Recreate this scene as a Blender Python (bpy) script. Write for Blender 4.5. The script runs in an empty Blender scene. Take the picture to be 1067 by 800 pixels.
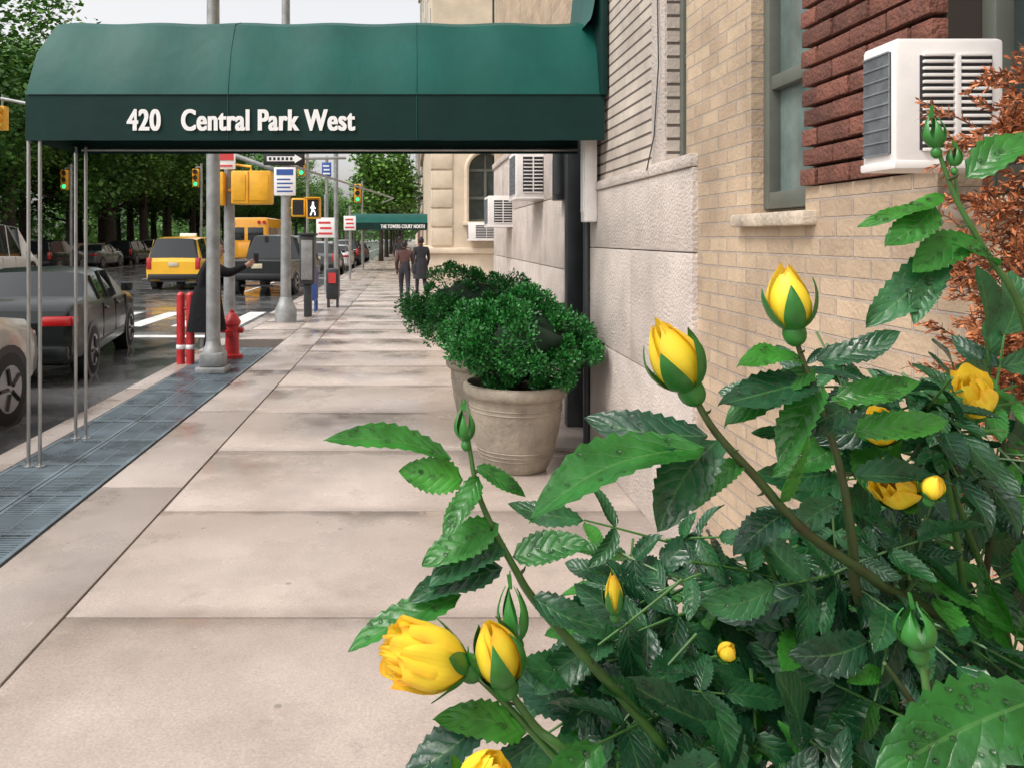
import bpy, bmesh, math, random
from mathutils import Vector, Matrix, noise
random.seed(7)
R=random.random
def U(a,b): return a+(b-a)*R()
sc=bpy.context.scene
sc.view_settings.view_transform='Standard'; sc.view_settings.look='None'; sc.view_settings.exposure=0

# ------------------------------------------------------------ materials
def mat(name,col,rough=.6,metal=0,var=0,vscale=5,bump=0,bscale=30,island=0,spec=.5,col2=None,rvar=0,coat=0):
    m=bpy.data.materials.new(name); m.use_nodes=True; nt=m.node_tree; N=nt.nodes; L=nt.links
    b=N['Principled BSDF']; b.inputs['Base Color'].default_value=(*col,1); b.inputs['Roughness'].default_value=rough
    b.inputs['Metallic'].default_value=metal; b.inputs['Specular IOR Level'].default_value=spec
    b.inputs['Coat Weight'].default_value=coat; b.inputs['Coat Roughness'].default_value=.05
    tc=N.new('ShaderNodeTexCoord')
    if var>0 or col2:
        nz=N.new('ShaderNodeTexNoise'); nz.inputs['Scale'].default_value=vscale; nz.inputs['Detail'].default_value=6; nz.inputs['Roughness'].default_value=.65
        L.new(tc.outputs['Object'],nz.inputs['Vector'])
        rp=N.new('ShaderNodeValToRGB'); rp.color_ramp.elements[0].position=.3; rp.color_ramp.elements[1].position=.7
        c2=col2 if col2 else tuple(min(1,c*(1+var)) for c in col); c1=tuple(c*(1-var) for c in col)
        rp.color_ramp.elements[0].color=(*c1,1); rp.color_ramp.elements[1].color=(*c2,1)
        L.new(nz.outputs['Fac'],rp.inputs['Fac']); out=rp.outputs['Color']
        if rvar:
            mr=N.new('ShaderNodeMapRange'); mr.inputs[1].default_value=.35; mr.inputs[2].default_value=.65
            mr.inputs[3].default_value=rough-rvar; mr.inputs[4].default_value=rough+rvar
            L.new(nz.outputs['Fac'],mr.inputs[0]); L.new(mr.outputs[0],b.inputs['Roughness'])
    else:
        rg=N.new('ShaderNodeRGB'); rg.outputs[0].default_value=(*col,1); out=rg.outputs[0]
    if island:
        g=N.new('ShaderNodeNewGeometry'); hs=N.new('ShaderNodeHueSaturation')
        mr=N.new('ShaderNodeMapRange'); mr.inputs[3].default_value=1-island; mr.inputs[4].default_value=1+island
        L.new(g.outputs['Random Per Island'],mr.inputs[0]); L.new(mr.outputs[0],hs.inputs['Value']); L.new(out,hs.inputs['Color']); out=hs.outputs['Color']
    L.new(out,b.inputs['Base Color'])
    if bump:
        n2=N.new('ShaderNodeTexNoise'); n2.inputs['Scale'].default_value=bscale; n2.inputs['Detail'].default_value=8
        L.new(tc.outputs['Object'],n2.inputs['Vector'])
        bp=N.new('ShaderNodeBump'); bp.inputs['Strength'].default_value=bump; bp.inputs['Distance'].default_value=.02
        L.new(n2.outputs['Fac'],bp.inputs['Height']); L.new(bp.outputs['Normal'],b.inputs['Normal'])
    return m

def brick_mat(name,c1,c2,mortar,bw=.2,bh=.07,ms=.009,rough=.8,bump=.6,axis='Y'):
    m=bpy.data.materials.new(name); m.use_nodes=True; nt=m.node_tree; N=nt.nodes; L=nt.links; b=N['Principled BSDF']
    tc=N.new('ShaderNodeTexCoord'); sp=N.new('ShaderNodeSeparateXYZ'); cb=N.new('ShaderNodeCombineXYZ')
    L.new(tc.outputs['Object'],sp.inputs[0]); L.new(sp.outputs[axis],cb.inputs[0]); L.new(sp.outputs['Z'],cb.inputs[1])
    br=N.new('ShaderNodeTexBrick'); br.inputs['Scale'].default_value=1; br.inputs['Brick Width'].default_value=bw; br.inputs['Row Height'].default_value=bh
    br.inputs['Mortar Size'].default_value=ms; br.inputs['Mortar Smooth'].default_value=.3
    br.inputs['Color1'].default_value=(*c1,1); br.inputs['Color2'].default_value=(*c2,1); br.inputs['Mortar'].default_value=(*mortar,1)
    L.new(cb.outputs[0],br.inputs['Vector'])
    nz=N.new('ShaderNodeTexNoise'); nz.inputs['Scale'].default_value=2.2; nz.inputs['Detail'].default_value=10; nz.inputs['Roughness'].default_value=.7
    L.new(tc.outputs['Object'],nz.inputs['Vector'])
    mr=N.new('ShaderNodeMapRange'); mr.inputs[1].default_value=.3; mr.inputs[2].default_value=.7; mr.inputs[3].default_value=.66; mr.inputs[4].default_value=1.2
    L.new(nz.outputs['Fac'],mr.inputs[0])
    hs=N.new('ShaderNodeHueSaturation'); L.new(br.outputs['Color'],hs.inputs['Color']); L.new(mr.outputs[0],hs.inputs['Value']); L.new(hs.outputs[0],b.inputs['Base Color'])
    n2=N.new('ShaderNodeTexNoise'); n2.inputs['Scale'].default_value=60; n2.inputs['Detail'].default_value=6
    L.new(tc.outputs['Object'],n2.inputs['Vector'])
    ma=N.new('ShaderNodeMath'); ma.operation='MULTIPLY_ADD'; ma.inputs[1].default_value=-1; L.new(br.outputs['Fac'],ma.inputs[0])
    mm=N.new('ShaderNodeMath'); mm.operation='MULTIPLY'; mm.inputs[1].default_value=.45; L.new(n2.outputs['Fac'],mm.inputs[0]); L.new(mm.outputs[0],ma.inputs[2])
    bp=N.new('ShaderNodeBump'); bp.inputs['Strength'].default_value=bump; bp.inputs['Distance'].default_value=.012
    L.new(ma.outputs[0],bp.inputs['Height']); L.new(bp.outputs['Normal'],b.inputs['Normal']); b.inputs['Roughness'].default_value=rough
    return m

def pavement_mat(name,c1,c2,wetlo=.5,wethi=.62,stain=(.13,.11,.09),dry=.42,wdark=.35,joint=False):
    m=bpy.data.materials.new(name); m.use_nodes=True; nt=m.node_tree; N=nt.nodes; L=nt.links; b=N['Principled BSDF']
    tc=N.new('ShaderNodeTexCoord')
    def nz(s,d=8,r=.6):
        n=N.new('ShaderNodeTexNoise'); n.inputs['Scale'].default_value=s; n.inputs['Detail'].default_value=d; n.inputs['Roughness'].default_value=r
        L.new(tc.outputs['Object'],n.inputs['Vector']); return n.outputs['Fac']
    def mr(i,a,bb,c,d):
        n=N.new('ShaderNodeMapRange'); n.inputs[1].default_value=a; n.inputs[2].default_value=bb; n.inputs[3].default_value=c; n.inputs[4].default_value=d
        L.new(i,n.inputs[0]); return n.outputs[0]
    def M(op,a,bb=None):
        n=N.new('ShaderNodeMath'); n.operation=op
        for i,x in enumerate((a,bb)):
            if x is None: continue
            if isinstance(x,(int,float)): n.inputs[i].default_value=x
            else: L.new(x,n.inputs[i])
        return n.outputs[0]
    def mix(f,a,bb):
        n=N.new('ShaderNodeMix'); n.data_type='RGBA'
        L.new(f,n.inputs[0])
        for i,x in ((6,a),(7,bb)):
            if isinstance(x,tuple): n.inputs[i].default_value=(*x,1)
            else: L.new(x,n.inputs[i])
        return n.outputs[2]
    base=mix(mr(nz(1.3),.35,.65,0,1),c1,c2)
    fine=mr(nz(90,3,.8),.3,.7,.78,1.18)
    hs=N.new('ShaderNodeHueSaturation'); L.new(base,hs.inputs['Color'])
    g=N.new('ShaderNodeNewGeometry'); isl=mr(g.outputs['Random Per Island'],0,1,.88,1.08)
    L.new(M('MULTIPLY',fine,isl),hs.inputs['Value'])
    wn=nz(.95,9,.6)
    if joint:
        sp=N.new('ShaderNodeSeparateXYZ'); L.new(tc.outputs['Object'],sp.inputs[0])
        fr=M('FRACT',M('MULTIPLY',M('ADD',sp.outputs['Y'],9.03),1/1.4)); fr=M('MINIMUM',fr,M('SUBTRACT',1.0,fr))
        wn=M('ADD',wn,mr(fr,0,.09,.17,0))
    w=mr(wn,wetlo,wethi,0,1)
    c=mix(M('MULTIPLY',w,wdark),hs.outputs[0],stain)
    spots=mr(nz(3.5,9,.65),.58,.76,0,.4)
    c=mix(spots,c,stain)
    oil=mr(nz(1.9,10,.7),.66,.70,0,.55); c=mix(oil,c,(.07,.06,.05))
    gum=N.new('ShaderNodeTexVoronoi'); gum.inputs['Scale'].default_value=3.2; L.new(tc.outputs['Object'],gum.inputs['Vector'])
    c=mix(mr(gum.outputs['Distance'],.035,.06,.5,0),c,(.1,.09,.08))
    L.new(c,b.inputs['Base Color'])
    L.new(mr(w,0,1,dry,.03),b.inputs['Roughness'])
    bp=N.new('ShaderNodeBump'); bp.inputs['Distance'].default_value=.004; L.new(mr(w,0,1,.35,.012),bp.inputs['Strength'])
    L.new(nz(120,4,.7),bp.inputs['Height']); L.new(bp.outputs['Normal'],b.inputs['Normal'])
    return m

def leaf_mat(name,c1,c2,rough=.35,veins=True,trans=.25):
    m=bpy.data.materials.new(name); m.use_nodes=True; nt=m.node_tree; N=nt.nodes; L=nt.links; b=N['Principled BSDF']
    g=N.new('ShaderNodeNewGeometry')
    rp=N.new('ShaderNodeValToRGB'); rp.color_ramp.elements[0].color=(*c1,1); rp.color_ramp.elements[1].color=(*c2,1); rp.color_ramp.elements[1].position=.95
    L.new(g.outputs['Random Per Island'],rp.inputs['Fac']); col=rp.outputs['Color']
    if veins:
        at=N.new('ShaderNodeAttribute'); at.attribute_name='luv'; sp=N.new('ShaderNodeSeparateXYZ'); L.new(at.outputs['Vector'],sp.inputs[0])
        def M(op,a,bb=None,c=None):
            n=N.new('ShaderNodeMath'); n.operation=op
            for i,x in enumerate((a,bb,c)):
                if x is None: continue
                if isinstance(x,(int,float)): n.inputs[i].default_value=x
                else: L.new(x,n.inputs[i])
            return n.outputs[0]
        tc=N.new('ShaderNodeTexCoord')
        n3=N.new('ShaderNodeTexNoise'); n3.inputs['Scale'].default_value=38; n3.inputs['Detail'].default_value=4; L.new(tc.outputs['Object'],n3.inputs['Vector'])
        hv=N.new('ShaderNodeHueSaturation'); L.new(col,hv.inputs['Color'])
        m5=N.new('ShaderNodeMapRange'); m5.inputs[1].default_value=.3; m5.inputs[2].default_value=.7; m5.inputs[3].default_value=.6; m5.inputs[4].default_value=1.4; L.new(n3.outputs['Fac'],m5.inputs[0]); L.new(m5.outputs[0],hv.inputs['Value']); col=hv.outputs[0]
        s=M('ABSOLUTE',sp.outputs['Y']); a=M('ADD',M('SUBTRACT',M('MULTIPLY',sp.outputs['X'],7.0),M('MULTIPLY',s,2.0)),M('MULTIPLY',n3.outputs['Fac'],.8))
        w=M('ABSOLUTE',M('SINE',M('MULTIPLY',a,math.pi)))
        vein=M('LESS_THAN',w,.09); rib=M('LESS_THAN',s,.045); v=M('MAXIMUM',M('MULTIPLY',vein,.35),rib)
        mx=N.new('ShaderNodeMix'); mx.data_type='RGBA'; L.new(M('MULTIPLY',v,.4),mx.inputs[0]); L.new(col,mx.inputs[6]); mx.inputs[7].default_value=(.09,.22,.06,1)
        col=mx.outputs[2]
        bp=N.new('ShaderNodeBump'); bp.inputs['Strength'].default_value=.4; bp.inputs['Distance'].default_value=.0014
        nz=N.new('ShaderNodeTexNoise'); nz.inputs['Scale'].default_value=90; nz.inputs['Detail'].default_value=4; L.new(tc.outputs['Object'],nz.inputs['Vector'])
        L.new(M('ADD',M('POWER',w,.4),M('MULTIPLY',nz.outputs['Fac'],1.8)),bp.inputs['Height']); L.new(bp.outputs['Normal'],b.inputs['Normal'])
        mr=N.new('ShaderNodeMapRange'); mr.inputs[1].default_value=.35; mr.inputs[2].default_value=.65; mr.inputs[3].default_value=rough-.13; mr.inputs[4].default_value=rough+.12
        L.new(n3.outputs['Fac'],mr.inputs[0]); L.new(mr.outputs[0],b.inputs['Roughness'])
    else: b.inputs['Roughness'].default_value=rough
    L.new(col,b.inputs['Base Color'])
    if trans>0:
        tr=N.new('ShaderNodeBsdfTranslucent'); hs=N.new('ShaderNodeHueSaturation'); hs.inputs['Value'].default_value=1.7; hs.inputs['Saturation'].default_value=1.1; L.new(col,hs.inputs['Color']); L.new(hs.outputs[0],tr.inputs['Color'])
        ms=N.new('ShaderNodeMixShader'); ms.inputs[0].default_value=trans; L.new(b.outputs[0],ms.inputs[1]); L.new(tr.outputs[0],ms.inputs[2])
        L.new(ms.outputs[0],N['Material Output'].inputs['Surface'])
    return m

def petal_mat():
    m=bpy.data.materials.new('rose_petal'); m.use_nodes=True; nt=m.node_tree; N=nt.nodes; L=nt.links; b=N['Principled BSDF']
    at=N.new('ShaderNodeAttribute'); at.attribute_name='luv'; sp=N.new('ShaderNodeSeparateXYZ'); L.new(at.outputs['Vector'],sp.inputs[0])
    tc=N.new('ShaderNodeTexCoord'); nz=N.new('ShaderNodeTexNoise'); nz.inputs['Scale'].default_value=60; nz.inputs['Detail'].default_value=5; L.new(tc.outputs['Object'],nz.inputs['Vector'])
    def M(op,a,bb=None):
        n=N.new('ShaderNodeMath'); n.operation=op
        for i,x in enumerate((a,bb)):
            if x is None: continue
            if isinstance(x,(int,float)): n.inputs[i].default_value=x
            else: L.new(x,n.inputs[i])
        return n.outputs[0]
    rp=N.new('ShaderNodeValToRGB'); e=rp.color_ramp.elements; e[0].position=.0; e[0].color=(.90,.68,.03,1); e[1].position=.8; e[1].color=(.98,.82,.06,1)
    L.new(sp.outputs['X'],rp.inputs['Fac'])
    edge=M('MULTIPLY',M('POWER',M('ABSOLUTE',sp.outputs['Y']),4.0),sp.outputs['X']); tip=M('POWER',sp.outputs['X'],8.0)
    k=M('MULTIPLY',M('ADD',edge,M('MULTIPLY',tip,.7)),M('MULTIPLY',M('POWER',nz.outputs['Fac'],1.5),2.0))
    cl=N.new('ShaderNodeClamp'); L.new(k,cl.inputs[0]); cl.inputs[2].default_value=.75
    mx=N.new('ShaderNodeMix'); mx.data_type='RGBA'; L.new(cl.outputs[0],mx.inputs[0]); L.new(rp.outputs[0],mx.inputs[6]); mx.inputs[7].default_value=(.86,.22,.03,1)
    L.new(mx.outputs[2],b.inputs['Base Color']); b.inputs['Roughness'].default_value=.42
    wv=M('SINE',M('MULTIPLY',sp.outputs['Y'],38.0))
    bp=N.new('ShaderNodeBump'); bp.inputs['Strength'].default_value=.3; bp.inputs['Distance'].default_value=.0012; L.new(M('ADD',M('MULTIPLY',wv,.12),M('MULTIPLY',nz.outputs['Fac'],2.0)),bp.inputs['Height']); L.new(bp.outputs[0],b.inputs['Normal'])
    tr=N.new('ShaderNodeBsdfTranslucent'); tr.inputs['Color'].default_value=(1,.84,.10,1)
    ms=N.new('ShaderNodeMixShader'); ms.inputs[0].default_value=.28; L.new(b.outputs[0],ms.inputs[1]); L.new(tr.outputs[0],ms.inputs[2]); L.new(ms.outputs[0],N['Material Output'].inputs['Surface'])
    return m

def emit(name,col,s):
    m=bpy.data.materials.new(name); m.use_nodes=True; b=m.node_tree.nodes['Principled BSDF']
    b.inputs['Base Color'].default_value=(*col,1); b.inputs['Emission Color'].default_value=(*col,1); b.inputs['Emission Strength'].default_value=s
    return m

# ------------------------------------------------------------ builder
class B:
    def __init__(s): s.v=[];s.f=[];s.m=[];s.l=[];s.mats=[]
    def mi(s,m):
        if m not in s.mats: s.mats.append(m)
        return s.mats.index(m)
    def add(s,vs,fs,m,luv=None):
        o=len(s.v); s.v.extend([tuple(v) for v in vs]); k=s.mi(m)
        s.l.extend(luv if luv else [(0,0,0)]*len(vs))
        for f in fs: s.f.append(tuple(i+o for i in f)); s.m.append(k)
    def box(s,x0,x1,y0,y1,z0,z1,m,bev=0,M=None):
        if x0>x1:x0,x1=x1,x0
        if y0>y1:y0,y1=y1,y0
        if z0>z1:z0,z1=z1,z0
        if bev<=0:
            v=[Vector((x,y,z)) for z in (z0,z1) for y in (y0,y1) for x in (x0,x1)]
            f=[(0,2,3,1),(4,5,7,6),(0,1,5,4),(2,6,7,3),(0,4,6,2),(1,3,7,5)]
        else:
            b=bmesh.new(); bmesh.ops.create_cube(b,size=1)
            for q in b.verts: q.co=Vector(((x0+x1)/2+q.co.x*(x1-x0),(y0+y1)/2+q.co.y*(y1-y0),(z0+z1)/2+q.co.z*(z1-z0)))
            bmesh.ops.bevel(b,geom=b.edges[:],offset=min(bev,.45*min(x1-x0,y1-y0,z1-z0)),segments=2,affect='EDGES',profile=.5)
            b.verts.index_update(); v=[q.co.copy() for q in b.verts]; f=[tuple(q.index for q in fa.verts) for fa in b.faces]; b.free()
        if M: v=[M@q for q in v]
        s.add(v,f,m)
    def tube(s,pts,rad,m,n=10,cap=True):
        pts=[Vector(p) for p in pts]
        if not isinstance(rad,(list,tuple)): rad=[rad]*len(pts)
        vs=[];fs=[]; prev=None
        for i,p in enumerate(pts):
            d=(pts[min(i+1,len(pts)-1)]-pts[max(i-1,0)]).normalized()
            if prev is None:
                a=Vector((0,0,1)) if abs(d.z)<.9 else Vector((1,0,0)); u=d.cross(a).normalized()
            else: u=(prev-d*prev.dot(d)).normalized()
            prev=u; w=d.cross(u)
            for k in range(n):
                t=2*math.pi*k/n; vs.append(p+(u*math.cos(t)+w*math.sin(t))*rad[i])
        for i in range(len(pts)-1):
            for k in range(n): fs.append((i*n+k,i*n+(k+1)%n,(i+1)*n+(k+1)%n,(i+1)*n+k))
        if cap: fs.append(tuple(range(n-1,-1,-1))); fs.append(tuple((len(pts)-1)*n+k for k in range(n)))
        s.add(vs,fs,m)
    def lathe(s,c,prof,m,n=28):
        vs=[];fs=[]
        for (r,z) in prof:
            for k in range(n):
                t=2*math.pi*k/n; vs.append((c[0]+r*math.cos(t),c[1]+r*math.sin(t),c[2]+z))
        for i in range(len(prof)-1):
            for k in range(n): fs.append((i*n+k,i*n+(k+1)%n,(i+1)*n+(k+1)%n,(i+1)*n+k))
        s.add(vs,fs,m)
    def ell(s,c,r,m,nu=14,nv=9,M=None,nz=0):
        vs=[];fs=[]; c=Vector(c)
        for j in range(nv+1):
            ph=math.pi*j/nv
            for i in range(nu):
                t=2*math.pi*i/nu; q=Vector((math.sin(ph)*math.cos(t)*r[0],math.sin(ph)*math.sin(t)*r[1],math.cos(ph)*r[2]))
                if nz: q*=1+nz*noise.noise(q*3/max(r)+c)
                if M: q=M@q
                vs.append(c+q)
        for j in range(nv):
            for i in range(nu): fs.append((j*nu+i,(j+1)*nu+i,(j+1)*nu+(i+1)%nu,j*nu+(i+1)%nu))
        s.add(vs,fs,m)
    def mesh(s,name,angle=38):
        me=bpy.data.meshes.new(name); me.from_pydata(s.v,[],s.f)
        for m in s.mats: me.materials.append(m)
        me.polygons.foreach_set('material_index',s.m); me.polygons.foreach_set('use_smooth',[True]*len(s.f))
        a=me.attributes.new('luv','FLOAT_VECTOR','POINT'); a.data.foreach_set('vector',[c for l in s.l for c in l])
        me.update(); me.set_sharp_from_angle(angle=math.radians(angle)); return me
    def make(s,name,loc=(0,0,0),rz=0,parent=None,angle=38):
        o=bpy.data.objects.new(name,s.mesh(name,angle)); sc.collection.objects.link(o); o.location=loc; o.rotation_euler=(0,0,rz)
        if parent: o.parent=parent
        return o
def empty(name):
    o=bpy.data.objects.new(name,None); sc.collection.objects.link(o); return o

# ------------------------------------------------------------ material library
asphalt=pavement_mat('asphalt_wet',(.085,.088,.092),(.14,.142,.145),.36,.58,(.06,.06,.062),.35)
concrete=pavement_mat('concrete_slab',(.42,.35,.305),(.53,.45,.395),.45,.70,(.18,.15,.13),.32,.5,True)
curbm=pavement_mat('curb_concrete',(.37,.315,.28),(.46,.40,.36),.46,.68,(.17,.145,.125),.35,.45)
jointm=mat('joint_dirt',(.07,.058,.048),.9,var=.4,vscale=8)
white=mat('white_paint',(.72,.72,.70),.4,var=.3,vscale=3)
grate=mat('grate_steel',(.135,.18,.21),.33,.3,var=.5,vscale=2.5,rvar=.15)
pit=mat('grate_pit',(.025,.035,.045),.6)
lime=mat('limestone',(.52,.455,.41),.8,var=.2,vscale=2.2,bump=.8,bscale=55)
lime2=mat('limestone_cream',(.60,.50,.38),.8,var=.16,vscale=1.2,bump=.4,bscale=20)
tan=brick_mat('tan_brick',(.52,.395,.27),(.42,.31,.215),(.41,.335,.27),.21,.068,.006,bump=.9)
greyb=brick_mat('grey_brick',(.56,.49,.42),(.50,.43,.37),(.11,.088,.072),2.4,.078,.009,bump=1)
brownb=mat('brown_brick',(.15,.055,.036),.75,var=.35,vscale=9,bump=.7,bscale=70,island=.3)
mortar=mat('mortar_dark',(.035,.025,.02),.9)
redbrick=brick_mat('red_brick',(.22,.09,.06),(.18,.07,.05),(.2,.17,.15),.2,.07,.008)
sillm=mat('sill_stone',(.50,.42,.33),.75,var=.3,vscale=9,bump=.5,bscale=40)
frame=mat('window_frame',(.11,.12,.10),.5,var=.15)
glass=mat('window_glass',(.035,.05,.05),.05,0,var=.5,vscale=2,spec=.9)
curtain=mat('window_blind',(.13,.175,.165),.1,spec=.9,var=.5,vscale=2.5)
acw=mat('ac_enamel',(.78,.745,.72),.4,var=.08,vscale=9)
acd=mat('ac_slot',(.03,.03,.032),.7)
accoil=mat('ac_coil',(.26,.28,.30),.45,.4,var=.25,vscale=20)
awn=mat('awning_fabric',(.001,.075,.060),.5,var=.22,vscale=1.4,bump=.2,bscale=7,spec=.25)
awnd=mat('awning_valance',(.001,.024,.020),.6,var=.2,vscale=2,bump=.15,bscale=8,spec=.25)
steel=mat('galvanised_steel',(.36,.37,.37),.35,.75,var=.2,vscale=6)
greypaint=mat('grey_pole_paint',(.28,.29,.29),.45,.3,var=.3,vscale=5,bump=.2,bscale=20)
darkmetal=mat('dark_metal',(.05,.055,.06),.45,.4,var=.2)
yel=mat('signal_yellow',(.78,.40,.02),.45,var=.18,vscale=6)
redp=mat('red_paint',(.50,.03,.035),.4,var=.3,vscale=7)
blackp=mat('black_paint',(.015,.015,.017),.35)
whites=mat('sign_white',(.82,.82,.82),.4)
bluep=mat('blue_paint',(.03,.09,.33),.4,var=.1)
signred=mat('sign_red',(.6,.05,.05),.4)
terra=mat('planter_clay',(.26,.225,.175),.65,var=.3,vscale=6,bump=.5,bscale=25)
soil=mat('soil',(.03,.02,.015),.9,bump=1,bscale=40)
tyre=mat('tyre_rubber',(.02,.02,.02),.8); rim=mat('wheel_rim',(.4,.4,.42),.3,.8)
cglass=mat('car_glass',(.012,.016,.018),.04,spec=.6)
tail=mat('tail_light',(.45,.01,.01),.15,spec=.8); headl=mat('head_light',(.6,.62,.62),.1,.3)
plate=mat('licence_plate',(.55,.5,.35),.5)
def paint(n,c,me=.3): return mat(n,c,.3,me,coat=.7,var=.08,vscale=2,spec=.5)
bark=mat('bark',(.05,.042,.034),.9,var=.4,vscale=3,bump=1,bscale=8)
leaft=leaf_mat('tree_leaf',(.055,.17,.025),(.17,.34,.06),.5,False,0)
leaft2=leaf_mat('tree_leaf_dark',(.04,.14,.028),(.12,.28,.05),.5,False,0)
boxl=leaf_mat('boxwood_leaf',(.008,.080,.016),(.030,.215,.032),.45,False,0)
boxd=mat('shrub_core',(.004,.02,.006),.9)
rleaf=leaf_mat('rose_leaf',(.007,.048,.022),(.020,.105,.032),.32,True,.14)
rleafb=leaf_mat('rose_leaf_young',(.014,.11,.018),(.04,.21,.024),.33,True,.24)
rstem=mat('rose_stem',(.05,.14,.03),.45,var=.3,vscale=30)
rstemd=mat('rose_cane',(.09,.055,.03),.5,var=.5,vscale=25,col2=(.05,.12,.03))
rgreen=mat('rose_sepal',(.028,.17,.026),.4,var=.3,vscale=60)
petal=petal_mat()
dryn=mat('dry_needles',(.30,.088,.03),.8,island=.5,col2=(.54,.20,.075),vscale=18)
dryt=mat('dry_twig',(.12,.05,.025),.8)
grass=mat('grass',(.05,.12,.025),.9,var=.4,vscale=1.5,bump=1,bscale=5)
skin=mat('skin',(.35,.2,.14),.5); hairm=mat('hair',(.012,.01,.009),.6)

# ------------------------------------------------------------ ground
b=B(); b.add([(-900,-300,-.16),(900,-300,-.16),(900,1500,-.16),(-900,1500,-.16)],[(0,1,2,3)],grass); b.make('ground')
b=B(); b.add([(-20.5,-30,-.13),(-3.25,-30,-.13),(-3.25,900,-.13),(-20.5,900,-.13)],[(0,1,2,3)],asphalt); b.make('road')
b=B()
def mark(x0,x1,y0,y1): b.add([(x0,y0,-.126),(x1,y0,-.126),(x1,y1,-.126),(x0,y1,-.126)],[(0,1,2,3)],white)
for i in range(26): mark(-11.95,-11.83,-10+i*9,-7+i*9) if not 12<-10+i*9<22 else None
mark(-5.75,-5.65,-10,14); mark(-5.75,-5.65,26,260); mark(-18.1,-18,-10,14); mark(-18.1,-18,26,260)
for k in range(17): mark(-20+k*1.0,-19.6+k*1.0,16.4,19.6)
mark(-11.5,-3.6,14.6,14.95)
b.make('road_markings')
b=B(); b.box(-60,-20.5,-30,900,-.3,0,curbm); b.make('park_pavement')
b=B(); b.add([(-60,-30,.004),(-25,-30,.004),(-25,900,.004),(-60,900,.004)],[(0,1,2,3)],grass)
b.add([(-400,-30,.1),(-60,-30,.1),(-60,900,.1),(-400,900,.1)],[(0,1,2,3)],grass); b.make('park_lawn')
b=B()
for i in range(60): b.box(-25.4,-25,-20+i*4,-16.05+i*4,0,1.15,lime,.03)
b.box(-25.5,-24.9,-20,220,1.15,1.27,lime,.03); b.make('park_wall')
b=B(); b.box(-3.0,14,-12,900,-.3,-.012,jointm)
y=-9.03
random.seed(3)
while y<60:
    g=U(.004,.010)
    b.box(-1.56,1.6,y+g,y+1.393,-.05,0+U(-.003,.003),concrete,.006)
    if y>13.5: b.box(1.606,14,y+.006,y+1.393,-.05,0,concrete,.006)
    y+=1.4
b.box(-1.56,14,y,900,-.05,0,concrete)
y=-9
while y<60:
    b.box(-2.13,-1.575,y+.004,y+2.4,-.05,-.001,curbm,.005); y+=2.408
b.box(-2.13,-1.575,y,900,-.05,0,curbm)
y=-9
while y<60:
    if not (1<y<12.2): b.box(-2.99,-2.14,y+.004,y+1.396,-.05,0,concrete,.006)
    y+=1.4
b.box(-2.99,-2.14,y,900,-.05,0,concrete)
b.make('pavement')
b=B(); y=-9
while y<70:
    b.box(-3.25,-3.0,y+.004,y+2.996,-.3,.002,curbm,.02); y+=3
b.box(-3.25,-3.0,y,900,-.3,.002,curbm); b.make('kerb')
b=B(); b.box(-2.985,-2.14,1.1,12.3,-.045,-.02,pit)
y=1.1
while y<12.2:
    for xx in ((-2.98,-2.57),(-2.56,-2.15)):
        x0,x1=xx
        b.box(x0,x1,y+.003,y+.035,-.03,.003,grate); b.box(x0,x1,y+.66,y+.697,-.03,.003,grate)
        b.box(x0,x0+.03,y+.035,y+.66,-.03,.003,grate); b.box(x1-.03,x1,y+.035,y+.66,-.03,.003,grate)
        k=y+.05
        while k<y+.65: b.box(x0+.03,x1-.03,k,k+.019,-.02,.0005,grate); k+=.0335
        b.box((x0+x1)/2-.006,(x0+x1)/2+.006,y+.03,y+.67,-.02,.0015,grate)
    y+=.7
b.make('pavement_grating')

# ------------------------------------------------------------ near building
bld=empty('brick_apartment_building')
WX=1.45
b=B()
def wallseg(y0,y1,z0,z1,m,x=WX,th=.35): b.box(x,x+th,y0,y1,z0,z1,m)
TOP=19
wallseg(-6,4.05,0,1.72,tan)
wallseg(3.41,4.22,1.72,TOP,tan) ; wallseg(4.05,4.22,0,1.7,tan)
wallseg(2.2,2.94,1.72,1.885,tan)
wallseg(2.2,2.94,3.95,TOP,tan)
wallseg(1.0,2.2,1.72,1.76,tan); wallseg(1.0,2.2,3.95,TOP,tan); wallseg(2.94,3.41,3.95,TOP,tan); wallseg(2.94,3.41,1.72,1.76,tan)
wallseg(-6,1.0,1.72,TOP,tan)
wallseg(4.22,4.54,3.95,TOP,greyb); wallseg(4.54,6.42,2.13,TOP,greyb)
wallseg(7.3,14,2.9,TOP,tan); wallseg(6.42,7.3,2.9,TOP,tan)
b.make('walls',parent=bld)
b=B()
b.box(WX-.03,WX+.34,4.052,6.42,0,.9,lime,.006); b.box(WX-.03,WX+.34,4.052,5.2,.906,1.62,lime,.006); b.box(WX-.03,WX+.34,5.206,6.42,.906,1.62,lime,.006)
b.box(WX-.03,WX+.34,4.052,6.42,1.626,2.06,lime,.006); b.box(WX-.045,WX+.34,4.05,6.42,2.062,2.13,lime,.01)
b.box(WX-.012,WX+.34,4.545,4.80,2.132,4.2,lime,.006)
for i in range(5):
    z=0
    for h in (.7,.7,.7,.79):
        b.box(WX-.02,WX+.34,7.3+i*1.35+.004,7.3+(i+1)*1.35-.004,z+.004,z+h-.004,lime,.006); z+=h
b.box(WX-.05,WX+.34,7.3,14.05,2.89,2.98,lime,.01)
b.box(1.47,9,14.0,14.3,0,TOP,lime2)
b.make('limestone_base',parent=bld)
b=B()
z=1.89; row=0; random.seed(5)
b.box(WX+.03,WX+.34,2.2,2.94,1.885,3.95,mortar)
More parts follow.
